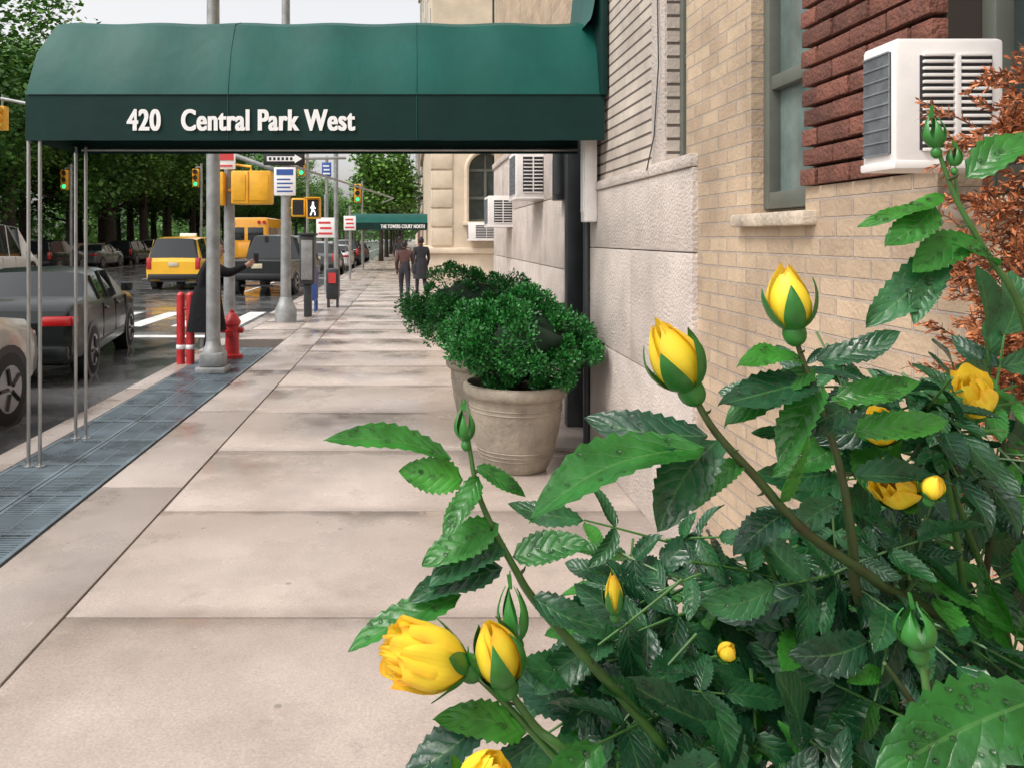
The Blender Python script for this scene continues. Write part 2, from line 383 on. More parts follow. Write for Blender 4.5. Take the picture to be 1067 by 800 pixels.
while z<3.9:
    y=2.2-(.105 if row%2 else 0)
    while y<2.94:
        y0=max(y,2.2); y1=min(y+.203,2.94)
        if y1-y0>.03: b.box(WX-.018+U(-.004,.004),WX+.2,y0+.002,y1-.003,z+U(-.001,.001),z+.058,brownb,.003)
        y+=.21
    z+=.072; row+=1
b.make('brick_pier',parent=bld)
b=B()
def window(y0,y1,z0,z1,rec=.07,fm=frame,x=WX,rail=None,gm=glass):
    X=x+rec
    b.box(X+.05,X+.06,y0,y1,z0,z1,gm)
    w=.055
    b.box(X,X+.07,y0,y0+w,z0,z1,fm,.006); b.box(X,X+.07,y1-w,y1,z0,z1,fm,.006)
    b.box(X,X+.07,y0+w,y1-w,z0,z0+.07,fm,.006); b.box(X,X+.07,y0+w,y1-w,z1-.06,z1,fm,.006)
    r=rail or (z0+z1)/2
    b.box(X+.01,X+.065,y0+w,y1-w,r-.03,r+.03,fm,.006)
window(2.94,3.41,1.82,3.95,.05,frame,rail=2.35,gm=curtain)
window(1.0,2.2,1.82,3.95,.12,frame,rail=2.75)
window(4.22,4.54,2.0,3.95,.07,frame,rail=2.7)
for yy in (-4,-1.2,1.2,3.2,7.9,10.3,12.6):
    for zz in (6.5,9.7,12.9):
        b.box(WX-.01,WX+.01,yy,yy+1.0,zz,zz+1.7,frame); b.box(WX-.014,WX+.005,yy+.06,yy+.94,zz+.06,zz+1.64,glass)
b.make('windows',parent=bld)
b=B()
b.box(WX-.05,WX+.2,2.86,3.52,1.745,1.80,sillm,.012); b.box(WX-.05,WX+.2,.9,2.12,1.745,1.80,sillm,.012)
b.make('window_sills',parent=bld)
b=B()
b.box(WX+.5,WX+.55,6.42,7.3,0,2.9,blackp); b.box(WX+.02,WX+.5,6.42,6.44,0,2.9,darkmetal); b.box(WX+.47,WX+.5,6.5,7.22,.05,2.2,cglass)
b.box(WX+.44,WX+.5,6.5,6.56,0,2.3,darkmetal,.005); b.box(WX+.44,WX+.5,7.2,7.26,0,2.3,darkmetal,.005)
b.box(WX-.06,WX+.1,7.16,7.3,0,2.9,darkmetal,.01)
b.make('entrance_door',parent=bld)
b=B(); b.tube([(WX-.05,6.40,2.9),(WX-.05,6.40,0)],.03,darkmetal,10); b.tube([(WX-.09,7.4,3.6),(WX-.09,7.4,2.1)],.06,darkmetal,10)
b.box(WX-.12,WX-.02,7.35,7.6,2.05,2.45,darkmetal,.01)
b.make('downpipe',parent=bld)
b=B(); b.box(WX-.13,WX-.03,6.12,6.26,1.82,2.72,acw,.012); b.box(WX-.135,WX-.13,6.14,6.24,1.9,2.64,whites); b.tube([(WX-.08,6.19,2.72),(WX-.08,6.19,3.2)],.012,darkmetal,8)
b.make('wall_cabinet')
b=B(); b.box(WX-.06,9,-6,14.3,TOP,TOP+.5,lime2,.02); b.make('roof_parapet',parent=bld)
b=B(); b.tube([(WX-.02,4.62,4.2),(WX-.02,4.66,3.2),(WX-.03,4.60,2.7),(WX-.02,4.72,2.3),(WX-.055,4.75,2.1)],.004,darkmetal,6); b.make('facade_cable',parent=bld)

def ac(x0,x1,y0,y1,z0,z1,slats=14,bm=acw):
    b=B(); b.box(x0,x1,y0,y1,z0,z1,bm,.012)
    h=z1-z0; w=x1-x0; d=y1-y0
    gx0=x0+w*.22; gx1=x1-w*.12
    b.box(gx0,gx1,y0-.002,y0+.01,z0+h*.12,z1-h*.14,acd)
    for g in range(2):
        a0=gx0+g*(gx1-gx0)/2+.006; a1=gx0+(g+1)*(gx1-gx0)/2-.006
        for i in range(slats+1):
            z=z0+h*.12+(h*.74)*i/slats
            b.box(a0,a1,y0-.010,y0-.001,z-.003*h/.32,z+.0045*h/.32,bm,.001)
    b.box((gx0+gx1)/2-.007,(gx0+gx1)/2+.007,y0-.011,y0-.001,z0+h*.12,z1-h*.14,bm,.001)
    b.box(x0-.002,x0+.01,y0+d*.12,y1-d*.12,z0+h*.1,z1-h*.1,acd)
    n=22
    for i in range(n):
        yy=y0+d*.12+d*.76*(i+.5)/n; b.box(x0-.006,x0-.001,yy-.0012*d/.2,yy+.0012*d/.2,z0+h*.1,z1-h*.1,accoil)
    for i in range(9):
        z=z0+h*.1+h*.8*i/8; b.box(x0-.008,x0-.005,y0+d*.12,y1-d*.12,z-.002,z+.002,accoil)
    b.box(x0-.004,x1,y0-.004,y1,z0-.008,z0+.012,bm,.003)
    b.make('air_conditioner')
ac(1.17,1.435,1.93,2.075,1.875,2.185)
ac(1.13,1.47,8.7,9.35,2.13,2.66,10)
ac(1.08,1.47,11.4,12.0,1.86,2.30,9)
ac(2.05,3.25,29.2,29.9,1.6,2.25,8)

# ------------------------------------------------------------ beige building with arched window
bb=empty('limestone_building')
b=B()
ax,ar,az0,azc=2.75,.72,2.3,4.25
b.box(.75,ax-ar,30,30.5,1.32,30,lime2); b.box(ax+ar,9,30,30.5,1.32,30,lime2); b.box(ax-ar,ax+ar,30,30.5,1.32,az0,lime2)
n=20; vs=[];fs=[]
for i in range(n+1):
    t=math.pi*i/n; x=ax-ar*math.cos(t); z=azc+ar*math.sin(t)
    vs+= [(x,30,z),(x,30,8),(x,30.4,z)]
for i in range(n): k=i*3; fs+=[(k,k+1,k+4,k+3),(k,k+3,k+5,k+2)]
b.add(vs,fs,lime2); b.box(ax-ar,ax+ar,30,30.4,8,30,lime2)
b.box(.75,1.1,30.5,62,1.32,30,lime2); b.box(.6,9,29.85,62,0,1.1,lime2,.02); b.box(.5,9,29.72,62,1.1,1.32,lime2,.04)
b.box(.55,9,29.8,62,7.2,7.6,lime2,.05)
for i in range(8): b.box(.70,.76,29.95,30.8,1.4+i*.72,2.05+i*.72,lime2,.02); b.box(.745,1.5,29.95,30.0,1.4+i*.72,2.05+i*.72,lime2,.02)
b.make('walls',parent=bb)
b=B()
pts=[(ax-ar,29.96,az0)]+[(ax-ar*math.cos(math.pi*i/n),29.96,azc+ar*math.sin(math.pi*i/n)) for i in range(n+1)]+[(ax+ar,29.96,az0)]
b.tube(pts,.09,lime2,8); b.box(ax-ar-.15,ax+ar+.15,29.85,30.1,az0-.15,az0,lime2,.02)
b.make('arch_trim',parent=bb)
b=B(); b.box(ax-ar,ax+ar,30.3,30.32,az0,5.1,glass)
for x in (ax-ar+.05,ax,ax+ar-.05): b.box(x-.05,x+.05,30.2,30.3,az0,azc+.05,frame)
for z in (az0+.05,3.2,azc): b.box(ax-ar,ax+ar,30.21,30.29,z-.05,z+.05,frame)
b.tube([(ax-(ar-.06)*math.cos(math.pi*i/n),30.25,azc+(ar-.06)*math.sin(math.pi*i/n)) for i in range(n+1)],.05,frame,6)
b.box(ax-.03,ax+.03,30.21,30.29,azc,azc+ar,frame)
for k in range(7):
    for j in range(5):
        yy=33+k*4; zz=9+j*4; b.box(.73,.76,yy,yy+1.3,zz,zz+2.2,glass)
        if k<3: b.box(3+k*2,4.1+k*2,29.97,30.01,zz,zz+2.2,glass)
b.make('windows',parent=bb)
for k,(y0,y1,h,m) in enumerate(((64,95,34,redbrick),(97,130,40,lime2),(132,190,30,redbrick),(192,330,42,lime2))):
    b=B(); b.box(1.2,14,y0,y1,0,h,m)
    yy=y0+2
    while yy<y1-2:
        zz=3
        while zz<h-3: b.box(1.17,1.22,yy,yy+1.4,zz,zz+2,glass); zz+=3.4
        yy+=3.5
    b.box(.9,14,y0-.2,y1+.2,h,h+.8,lime2); b.make('apartment_building')

# ------------------------------------------------------------ awnings
def awning(x0,x1,y0,y1,zb,zv,zt,posts=True,text=None,tx=None,tz=None,th=.135,bold=.016):
    root=empty('entrance_awning')
    W=y1-y0; H=zt-zv
    prof=[(0,zb),(0,zv),(.10*W,zv+.5*H),(.26*W,zv+.88*H),(.5*W,zt),(.74*W,zv+.88*H),(.90*W,zv+.5*H),(W,zv),(W,zb)]
    b=B()
    nx=60; rows=[]
    for i in range(nx+1):
        t=i/nx; x=x0+.16+(x1-x0-.16)*t; s=math.sin(t*math.pi*6)**2; wv=.003*math.sin(t*61)+.002*math.sin(t*143)
        rows.append([(x,p[0]+y0+(0.008*s+.004*noise.noise(Vector((x*4,k,0))) if k in(2,3) else -.008*s if k in (5,6) else 0)+(wv if k==0 else 0),p[1]-(.012*s if 2<=k<=6 else 0)+(.004*noise.noise(Vector((x*5,k,3))) if k==0 else 0)) for k,p in enumerate(prof)])
    vs=[q for r in rows for q in r]; n=9
    fs=[];fd=[]
    for i in range(nx):
        for k in range(8):
            f=(i*n+k,(i+1)*n+k,(i+1)*n+k+1,i*n+k+1)
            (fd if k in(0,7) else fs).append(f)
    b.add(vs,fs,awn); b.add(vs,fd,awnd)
    en=[]
    for k,p in enumerate(prof):
        u=0 if p[1]<=zv else (p[1]-zv)/H
        en.append((x0+.16*u*u,p[0]+y0,p[1]))
    o=rows[0]; b.add([*o,*en],[(k,k+1,n+k+1,n+k) for k in range(8)][1:7],awn)
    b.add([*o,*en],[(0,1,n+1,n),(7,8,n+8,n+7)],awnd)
    c=(x0+.05,y0+W/2,zv+.3*H)
    b.add([*en[1:8],c],[(k,k+1,7) for k in range(6)],awn)
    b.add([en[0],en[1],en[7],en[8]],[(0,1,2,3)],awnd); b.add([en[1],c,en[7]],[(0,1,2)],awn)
    b.tube([(x0+.02,y0-.003,zv),(x1,y0-.003,zv)],.005,awnd,6)
    for xs in (x0+1.5,x0+2.9):
        b.tube([(xs,y0+p[0]-.002*(1 if k<4 else -1),p[1]+.001) for k,p in enumerate(prof[:5])],.003,awn,5)
    b.make('canopy',parent=root,angle=25)
    b=B()
    for z in (zv-.03,zb+.03):
        for y in (y0+.035,y1-.035): b.tube([(x0+.04,y,z),(x1,y,z)],.012,steel,8)
    k=x0+.05
    while k<x1: b.tube([(k,y0+.03,zv-.03),(k,y1-.03,zv-.03)],.011,steel,6); k+=.7
    if posts:
        for y in (y0+.0,y1-.12):
            for dx in (0,.085): b.tube([(x0+.03+dx-.02,y+.03,zb+.05),(x0+.03+dx-.02,y+.03,.004)],.0135,steel,10); b.lathe((x0+.01+dx,y+.03,0),[(.04,.001),(.04,.008),(.02,.012),(.014,.03)],steel,14)
    b.make('frame',parent=root)
    if text:
        cu=bpy.data.curves.new('lettering','FONT'); cu.body=text; cu.size=1; cu.extrude=.002; cu.offset=bold; cu.space_character=1.08
        o=bpy.data.objects.new('tmp',cu); sc.collection.objects.link(o); bpy.context.view_layer.update()
        me=bpy.data.meshes.new_from_object(o.evaluated_get(bpy.context.evaluated_depsgraph_get())); bpy.data.objects.remove(o)
        xs=[v.co.x for v in me.vertices]; w=max(xs)-min(xs); zs=[v.co.y for v in me.vertices]; hh=max(zs); mn=min(xs)
        b=B(); fl=[tuple(p.vertices) for p in me.polygons]
        for q in range(3):
            b.add([(tx[0]+(v.co.x-mn)/w*(tx[1]-tx[0])+(q-1)*.0055, y0-.010-v.co.z*.5-q*.0006, tz+v.co.y/hh*th) for v in me.vertices],fl,whites)
        b.make('lettering',parent=root,angle=10)
    return root
aw=awning(-2.87,1.42,5.9,6.85,2.42,2.76,3.42,True,"420   Central Park West",(-2.11,-.43),2.495,.155)
b=B()
vs=[]
for i in range(9):
    t=i/8; vs+=[(1.30+.10*t,5.885,3.30+.75*t*t),(1.30+.10*t,6.865,3.30+.75*t*t)]
b.add(vs,[(i*2,i*2+1,i*2+3,i*2+2) for i in range(8)],awn); b.box(1.385,1.44,5.86,6.9,2.75,4.1,awnd,.01); b.make('wall_flashing',parent=aw)
awning(-3.4,1.0,40,43,2.1,2.45,2.95,True,"THE TOWERS COURT NORTH",(-1.6,.6),2.18,.18)

# ------------------------------------------------------------ potted shrubs
def pot(x,y,s,fx,fy,fz,rx,ry,rz,n,seed):
    random.seed(seed); root=empty('potted_shrub')
    b=B(); b.lathe((x,y,0),[(0,.0),(.225*s,.0),(.24*s,.02),(.255*s,.05),(.29*s,.16),(.318*s,.28),(.335*s,.40),(.343*s,.5),(.348*s,.53),(.375*s,.545),(.388*s,.565),(.390*s,.60),(.38*s,.625),(.36*s,.632),(.345*s,.61),(.34*s,.56),(0,.55)],terra,44)
    for z,r in ((.10,.27),(.13,.28),(.16,.29),(.44,.339),(.47,.341)): b.lathe((x,y,0),[((r-.004)*s,z-.008),((r+.006)*s,z),((r-.004)*s,z+.009)],terra,44)
    b.make('pot',parent=root)
    b=B(); b.lathe((x,y,0),[(0,.565),(.342*s,.56)],soil,20)
    for k in range(12):
        t=k*.55; b.tube([(x,y,.55),(x+.1*math.cos(t),y+.1*math.sin(t),.75),(fx+.6*rx*math.cos(t),fy+.6*ry*math.sin(t),fz)],[.018,.014,.006],bark,6)
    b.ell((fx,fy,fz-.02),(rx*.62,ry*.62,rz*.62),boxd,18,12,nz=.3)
    lumps=[]
    for k in range(120):
        th=U(0,6.28); ph=math.acos(U(-.98,1)); q=U(.5,.97)
        lumps.append((Vector((fx+rx*q*math.sin(ph)*math.cos(th),fy+ry*q*math.sin(ph)*math.sin(th),fz+rz*q*math.cos(ph)-(.05 if abs(math.sin(ph))>.85 else 0))),U(.05,.12)))
    cen=Vector((fx,fy,fz))
    for k in range(n):
        c,r=random.choice(lumps); d=Vector((random.gauss(0,1),random.gauss(0,1),random.gauss(0,1))).normalized()
        if d.dot(c-cen)<-.05: d=-d
        p=c+d*r*U(.35,1.12)
        a=(d+Vector((U(-.8,.8),U(-.8,.8),U(-.3,.9)))).normalized(); u=a.cross(Vector((U(-1,1),U(-1,1),U(-1,1)))).normalized()
        l=U(.018,.036); w=l*.3
        b.add([p,p+a*l*.5+u*w,p+a*l,p+a*l*.5-u*w],[(0,1,2,3)],boxl)
    b.make('foliage',parent=root,angle=180)
pot(.765,5.93,1,.80,5.96,.945,.59,.50,.35,40000,11)
pot(.68,7.15,.98,.50,7.1,1.09,.60,.46,.38,26000,12)

# ------------------------------------------------------------ vehicles
def car(name,body,kind='sedan',loc=(0,0),rz=0,L=4.7,W=1.8,H=1.42,rear=tail,taxi=False):
    b=B(); w=W/2
    P={'sedan':[(0,.42,.78,.79,.84),(.06,.3,.92,.93,.93),(.2,.25,.98,1.0,.97),(.95,.2,.99,1.05,1),(1.55,.2,.97,H-.05,1),(2.1,.2,.96,H,1),(2.75,.2,.95,H-.01,1),(3.5,.2,.94,1.0,1),(4.3,.24,.84,.88,.97),(4.62,.3,.7,.74,.88),(4.7,.4,.6,.62,.8)],
       'suv':[(0,.5,.95,.96,.9),(.05,.4,1.05,1.1,.95),(.3,.3,1.08,H-.08,.99),(.9,.28,1.07,H,1),(2.0,.28,1.05,H,1),(2.8,.28,1.03,H-.04,1),(3.5,.28,1.02,1.1,1),(4.35,.3,.95,1.0,.97),(4.62,.35,.85,.88,.9),(4.7,.45,.7,.72,.85)],
       'van':[(0,.45,.98,.99,.93),(.04,.35,1.08,1.12,.97),(.22,.3,1.1,H-.06,.99),(.8,.28,1.08,H,1),(2.2,.28,1.05,H,1),(3.1,.28,1.02,H-.1,1),(4.0,.28,.98,1.06,1),(4.5,.32,.85,.9,.93),(4.7,.45,.65,.68,.85)],
       'pickup':[(0,.6,1.08,1.09,.98),(.03,.5,1.12,1.13,1),(.5,.42,1.13,1.14,1),(1.75,.4,1.13,1.14,1),(1.82,.4,1.13,H-.04,1),(2.1,.4,1.13,H,1),(3.1,.4,1.12,H-.02,1),(3.75,.4,1.12,1.18,1),(4.55,.45,1.05,1.12,.98),(4.7,.55,.95,.98,.94)]}[kind]
    st=[]; k=L/4.7
    for (y,zb,zl,zt,wf) in P:
        h=min(1,max(0,(zt-zl)/.42)); ww=w*wf
        st.append([(0,zb),(.86*ww,zb),(.985*ww,zb+.1),(ww,(zb+zl)/2),(.985*ww,zl-.07),(.94*ww,zl),(((.93-.17*h)*ww),zt-.05*h-.004),((.88-.26*h)*ww,zt-.008*h),(0,zt+.012)])
    def side(sg,flip):
        vs=[(sg*p[0],P[i][0]*k,p[1]) for i,s in enumerate(st) for p in s]; fb=[];fg=[]
        for i in range(len(st)-1):
            a=P[i][3]-P[i][2]; c=P[i+1][3]-P[i+1][2]
            for j in range(8):
                f=(i*9+j,i*9+j+1,(i+1)*9+j+1,(i+1)*9+j); f=f[::-1] if flip else f
                g=False
                if j==5 and (a>.25 and c>.25): g=True
                if j in(6,7) and abs(a-c)>.2: g=True
                (fg if g else fb).append(f)
        b.add(vs,fb,body); b.add(vs,fg,cglass)
    side(1,True); side(-1,False)
    for e,(i) in (('r',0),('f',len(st)-1)):
        s=st[i]; ring=[(p[0],P[i][0]*k,p[1]) for p in s]+[(-p[0],P[i][0]*k,p[1]) for p in s[::-1][1:-1]]
        b.add(ring,[tuple(range(len(ring)))],body)
    g=[i for i in range(len(P)) if P[i][3]-P[i][2]>.25]; ya=P[g[0]][0]*k; yb=P[g[-1]][0]*k
    for yy in ([ya+.02,(ya+yb)/2,yb-.02] if kind!='van' else [ya+.05,ya+(yb-ya)*.35,ya+(yb-ya)*.68,yb-.02]):
        i=min(g,key=lambda q:abs(P[q][0]*k-yy)); s=st[i]
        for sg in (1,-1):
            b.tube([(sg*(s[5][0]+.002),yy,s[5][1]),(sg*(s[6][0]+.004),yy,s[6][1])],.025,body if kind!='pickup' else blackp,6)
    rw=.34 if kind in('sedan',) else .37
    zl=P[3][2]
    for yy in (.95*k,3.78*k):
        for sg in (1,-1):
            b.tube([(sg*(w-.2),yy,rw-.0),(sg*(w+.004),yy,rw)],rw+.055,blackp,24)
            b.tube([(sg*(w-.22),yy,rw),(sg*(w-.01),yy,rw),(sg*(w+.012),yy,rw)],[rw,rw,rw-.03],tyre,24)
            b.tube([(sg*(w+.0),yy,rw),(sg*(w+.016),yy,rw)],rw*.62,rim,20)
            for q in range(5):
                t=q*1.2566; b.tube([(sg*(w+.019),yy+.05*math.cos(t+.6),rw+.05*math.sin(t+.6)),(sg*(w+.019),yy+rw*.56*math.cos(t+.6),rw+rw*.56*math.sin(t+.6))],.022,blackp,5)
    for sg in (1,-1):
        zt=P[1][2]
        if kind in('suv','van'): b.box(sg*w*.95,sg*w*.78,-.02,.16,zt-.35,zt+.05,rear,.02); 
        elif kind=='pickup': b.box(sg*w*.99,sg*w*.84,-.015,.1,zt-.38,zt-.05,rear,.02)
        else: b.box(sg*w*.93,sg*w*.55,-.012,.14,zt-.17,zt-.05,rear,.025); b.box(sg*w*.965,sg*w*.9,.02,.26,zt-.17,zt-.06,rear,.02)
        b.box(sg*w*.86,sg*w*.5,(4.52)*k,(4.68)*k,P[-2][2]-.14,P[-2][2]+.0,headl,.03)
        ym=P[g[-1]][0]*k+.3; b.box(sg*(w-.02),sg*(w+.16),ym-.05,ym+.07,zl-.0,zl+.14,body,.03); b.box(sg*(w+.0),sg*(w+.15),ym-.056,ym-.05,zl+.02,zl+.12,cglass)
        b.box(sg*(w+.004),sg*(w-.02),1.3*k,3.3*k,.40,.43,blackp,.004)
        for yy in (1.65*k,2.55*k,3.4*k): b.box(sg*(w+.002),sg*(w-.03),yy-.004,yy+.004,.42,zl-.08,blackp)
        for yy in (1.85*k,2.75*k): b.box(sg*(w+.018),sg*(w-.03),yy-.08,yy+.08,zl-.17,zl-.14,body,.008)
    b.box(-.17,.17,-.02,.02,P[1][2]-.25,P[1][2]-.10,plate,.004)
    b.box(-w*.9,w*.9,-.05,.08,P[1][1]+.02,P[1][1]+.22,body if kind=='sedan' else blackp,.04)
    b.box(-w*.5,w*.5,-.012,.05,.3,.36,blackp)
    if taxi: b.box(-.3,.3,1.8,1.98,H+.01,H+.13,whites,.02)
    return b.make(name,(loc[0],loc[1],-.13),rz)
silver=paint('silver_paint',(.52,.51,.48),.35); taxi=paint('taxi_yellow',(.88,.47,.01),0); greyc=paint('grey_car_paint',(.10,.11,.12),.3); whitec=paint('white_car_paint',(.7,.7,.7),0); redc=paint('dark_red_paint',(.15,.02,.02),.2)
blk=mat('black_car_paint',(.010,.014,.014),.22,0,coat=.15,var=.1,vscale=2,spec=.35)
car('parked_car',silver,'suv',(-4.80,4.15),0,L=4.4,H=1.46)
car('parked_car',blk,'sedan',(-4.98,9.55),math.radians(10),L=4.6,H=1.40)
car('taxi_van',taxi,'van',(-8.3,27.6),0,L=4.9,W=1.95,H=1.86,taxi=True)
car('pickup_truck',blk,'pickup',(-4.85,24.8),math.radians(-4),L=5.6,W=2.0,H=1.92)
car('parked_car',greyc,'suv',(-4.45,37),0,H=1.65); car('parked_car',whitec,'sedan',(-4.4,44),0); car('parked_car',blk,'suv',(-4.4,52),0,H=1.7); car('parked_car',greyc,'sedan',(-4.4,60),0)
cols=[blk,greyc,blk,silver,blk,redc,greyc,whitec,blk,silver]
for i in range(13):
    car('parked_car',cols[i%10],('suv','sedan','suv')[i%3],(-19.5,41+i*5.9),0,H=(1.7,1.42,1.65)[i%3])
car('delivery_van',whitec,'van',(-18.0,31),0,L=5.6,W=2.1,H=2.4)
b=B(); by=paint('bus_yellow',(.82,.36,.01),0)
b.box(-1.2,1.2,0,9,.55,2.95,by,.18); b.box(-1.05,1.05,9,10.4,.55,1.5,by,.15)
b.box(-.95,-.1,-.02,.02,1.7,2.4,cglass,.01); b.box(.1,.95,-.02,.02,1.7,2.4,cglass,.01); b.box(-.45,.45,-.025,.02,.75,1.55,by,.01)
for x in (-1.0,-.72,.72,1.0): b.tube([(x,-.04,2.68),(x,.0,2.68)],.1,tail,12)
for x in (-1,1): b.tube([(x,-.04,1.25),(x,.0,1.25)],.12,tail,12)
for z in (.95,1.35,1.62): b.box(-1.21,1.21,.1,9,z,z+.05,blackp)
for i in range(9):
    for s in (-1,1): b.box(s*1.205,s*1.19,.4+i*.93,1.2+i*.93,1.75,2.4,cglass)
b.box(-1.22,1.22,-.12,.05,.5,.72,blackp,.02)
for y in (2,8.8):
    for s in (-1,1): b.tube([(s*.85,y,.48),(s*1.17,y,.48)],.48,tyre,20)
b.make('school_bus',(-9.2,44,-.13))

# ------------------------------------------------------------ street furniture
b=B()
b.tube([(-2.53,10.1,.35),(-2.53,10.1,4),(-2.53,10.1,9.2)],[.088,.082,.06],greypaint,20)
b.box(-2.72,-2.34,9.92,10.28,.0,.08,greypaint,.015); b.box(-2.68,-2.38,9.95,10.25,.08,.26,greypaint,.03); b.lathe((-2.53,10.1,0),[(.14,.25),(.13,.30),(.1,.34),(.09,.40)],greypaint,20)
b.tube([(-2.53,10.1,9.0),(-3.2,10.1,9.6),(-4.8,10.1,9.7)],[.05,.04,.035],greypaint,10); b.ell((-5.1,10.1,9.65),(.4,.15,.1),greypaint)
b.make('street_lamp')
b=B(); px,py=-2.58,16.2
b.tube([(px,py,.2),(px,py,7.5)],[.11,.08],greypaint,16); b.lathe((px,py,0),[(.22,0),(.22,.25),(.17,.35),(.12,.5)],greypaint,18)
b.tube([(px,py,3.3),(px+1.2,py+.3,3.35)],.03,greypaint,8)
b.tube([(px,py,3.0),(px-2.5,py+.2,3.9),(px-6,py+.4,4.6)],[.05,.045,.035],greypaint,10)
b.tube([(px,py,3.2),(px+2.0,py+8,2.9),(px+1.4,py+14,3.0)],[.03,.025,.02],greypaint,8)
b.make('signal_pole')
b=B(); b.box(px-.43,px+.40,py-.13,py-.115,3.16,3.42,blackp,.004); b.box(px-.36,px+.2,py-.135,py-.13,3.24,3.34,whites)
b.add([(px+.2,py-.136,3.20),(px+.35,py-.136,3.29),(px+.2,py-.136,3.38)],[(0,1,2)],whites)
for i in range(6): b.box(px-.32+i*.085,px-.27+i*.085,py-.138,py-.135,3.26,3.32,blackp)
b.make('one_way_sign')
b=B(); b.box(px-.22,px+.22,py-.13,py-.118,2.55,3.12,whites,.004); b.box(px-.17,px+.17,py-.134,py-.13,2.96,3.08,bluep)
for i in range(4): b.box(px-.16,px+.16-.05*(i%2),py-.134,py-.13,2.62+i*.08,2.65+i*.08,bluep)
b.make('police_parking_sign')
def head(bb,x0,x1,y,z0,z1,n=0):
    bb.box(x0,x1,y,y+.2,z0,z1,yel,.02)
    for i in range(n):
        zc=z0+(z1-z0)*(i+.5)/n; r=(z1-z0)/n*.38; xc=(x0+x1)/2
        bb.tube([(xc,y-.02,zc),(xc,y+.0,zc)],r,blackp,14); bb.tube([(xc,y-.14,zc),(xc,y,zc)],r*1.12,yel,14,False)
b=B(); tx=-3.13
b.tube([(tx,13.6,-.1),(tx,13.6,3.1)],[.10,.085],greypaint,14); b.lathe((tx,13.6,0),[(.17,0),(.17,.2),(.12,.35)],greypaint)
b.box(tx-.19,tx-.03,13.3,13.5,2.24,2.80,yel,.02); b.box(tx+.09,tx+.76,13.3,13.62,2.26,2.82,yel,.03); b.box(tx+.36,tx+.385,13.28,13.32,2.26,2.82,yel,.008)
b.box(tx+.12,tx+.34,13.285,13.3,2.32,2.76,yel,.012); b.box(tx+.41,tx+.72,13.285,13.3,2.32,2.76,yel,.012)
b.tube([(tx,13.5,2.5),(tx+.25,13.5,2.5)],.025,yel,8); b.tube([(tx+.4,13.45,2.82),(tx+.4,13.45,2.9),(tx,13.55,2.95)],.02,yel,8)
b.make('traffic_signal')
b=B(); b.box(tx-.17,tx+.15,13.38,13.40,2.85,3.18,whites,.004); b.box(tx-.14,tx+.12,13.37,13.38,3.0,3.14,signred); b.box(tx-.12,tx+.1,13.37,13.38,2.89,2.92,signred); b.make('no_parking_sign')
b=B(); led=emit('walk_led',(.95,.97,1),1.6)
b.box(-2.14,-1.86,16.0,16.2,2.08,2.5,yel,.02); b.box(-2.45,-2.16,16.05,16.2,2.12,2.5,yel,.03); b.box(-2.11,-1.89,15.985,16.0,2.12,2.46,blackp)
b.box(-2.42,-2.2,16.04,16.05,2.16,2.46,blackp); b.box(-2.15,-1.85,15.85,16.0,2.49,2.51,yel)
x,z,y=-2.0,2.13,15.98
b.tube([(x,y,z+.27),(x,y-.001,z+.27)],.022,led,8); b.tube([(x,y,z+.24),(x-.005,y,z+.13)],.024,led,6)
b.tube([(x-.005,y,z+.14),(x-.05,y,z+.02)],.013,led,6); b.tube([(x,y,z+.14),(x+.035,y,z+.08),(x+.04,y,z+.02)],.012,led,6); b.tube([(x,y,z+.22),(x+.05,y,z+.15)],.01,led,6); b.tube([(x,y,z+.22),(x-.05,y,z+.16)],.01,led,6)
b.tube([(-2.58,16.2,2.3),(-2.4,16.15,2.3)],.025,greypaint,8)
b.make('pedestrian_signal')
for (x,y,z,s) in ((-5.6,40,5.3,1),(-12,44,5.0,1),(-17.5,40,4.6,1),(-3.6,52,4.6,1.2),(-8.6,16.6,4.2,.5)):
    b=B(); head(b,-.18*s,.18*s,0,-.5*s,.5*s,3); gl=emit('green_led',(.05,.9,.35),1.2); b.tube([(0,-.03,-.33*s),(0,-.022,-.33*s)],.11*s,gl,12)
    if y>30: b.tube([(.3,.1,-z),(.3,.1,.8)],.07,greypaint,8); b.tube([(.3,.1,.6),(0,.1,.6),(0,.1,.5)],.03,greypaint,6)
    else: b.tube([(0,.1,.5*s),(0,.1,.5)],.02,greypaint,6)
    b.make('traffic_light',(x,y,z))
b=B(); b.box(-2.42,-2.1,17.0,17.4,.7,1.75,darkmetal,.03); b.box(-2.34,-2.18,17.1,17.3,0,.7,darkmetal,.02); b.box(-2.45,-2.07,16.97,17.43,1.75,1.8,darkmetal,.01); b.box(-2.38,-2.14,16.985,17.0,.8,1.65,greypaint,.01); b.make('signal_control_box')
b=B(); b.box(-2.5,-2.22,18.3,18.75,.25,1.05,bluep,.04)
for x in(-2.47,-2.27):
    for y in (18.33,18.7): b.box(x,x+.04,y,y+.04,0,.25,bluep)
b.box(-2.44,-2.28,18.285,18.3,.7,.95,whites,.01); b.make('newspaper_box')
b=B(); b.box(-2.1,-1.8,19.3,19.75,.2,.95,darkmetal,.04); b.box(-2.04,-1.86,19.28,19.3,.6,.85,signred); 
for x in(-2.08,-1.86): b.box(x,x+.04,19.35,19.7,0,.2,darkmetal)
b.make('newspaper_box')
def sgn(name,x,y,z0,z1,w,m,m2,h=4.5):
    b=B(); b.tube([(x,y,0),(x,y,h)],.05,greypaint,8); b.box(x-w/2,x+w/2,y-.08,y-.06,z0,z1,m,.005)
    for i in range(3): b.box(x-w*(.38-.08*(i%2)),x+w*(.38-.05*i),y-.085,y-.08,z0+(z1-z0)*(.15+.27*i),z0+(z1-z0)*(.26+.27*i),m2)
    b.make(name)
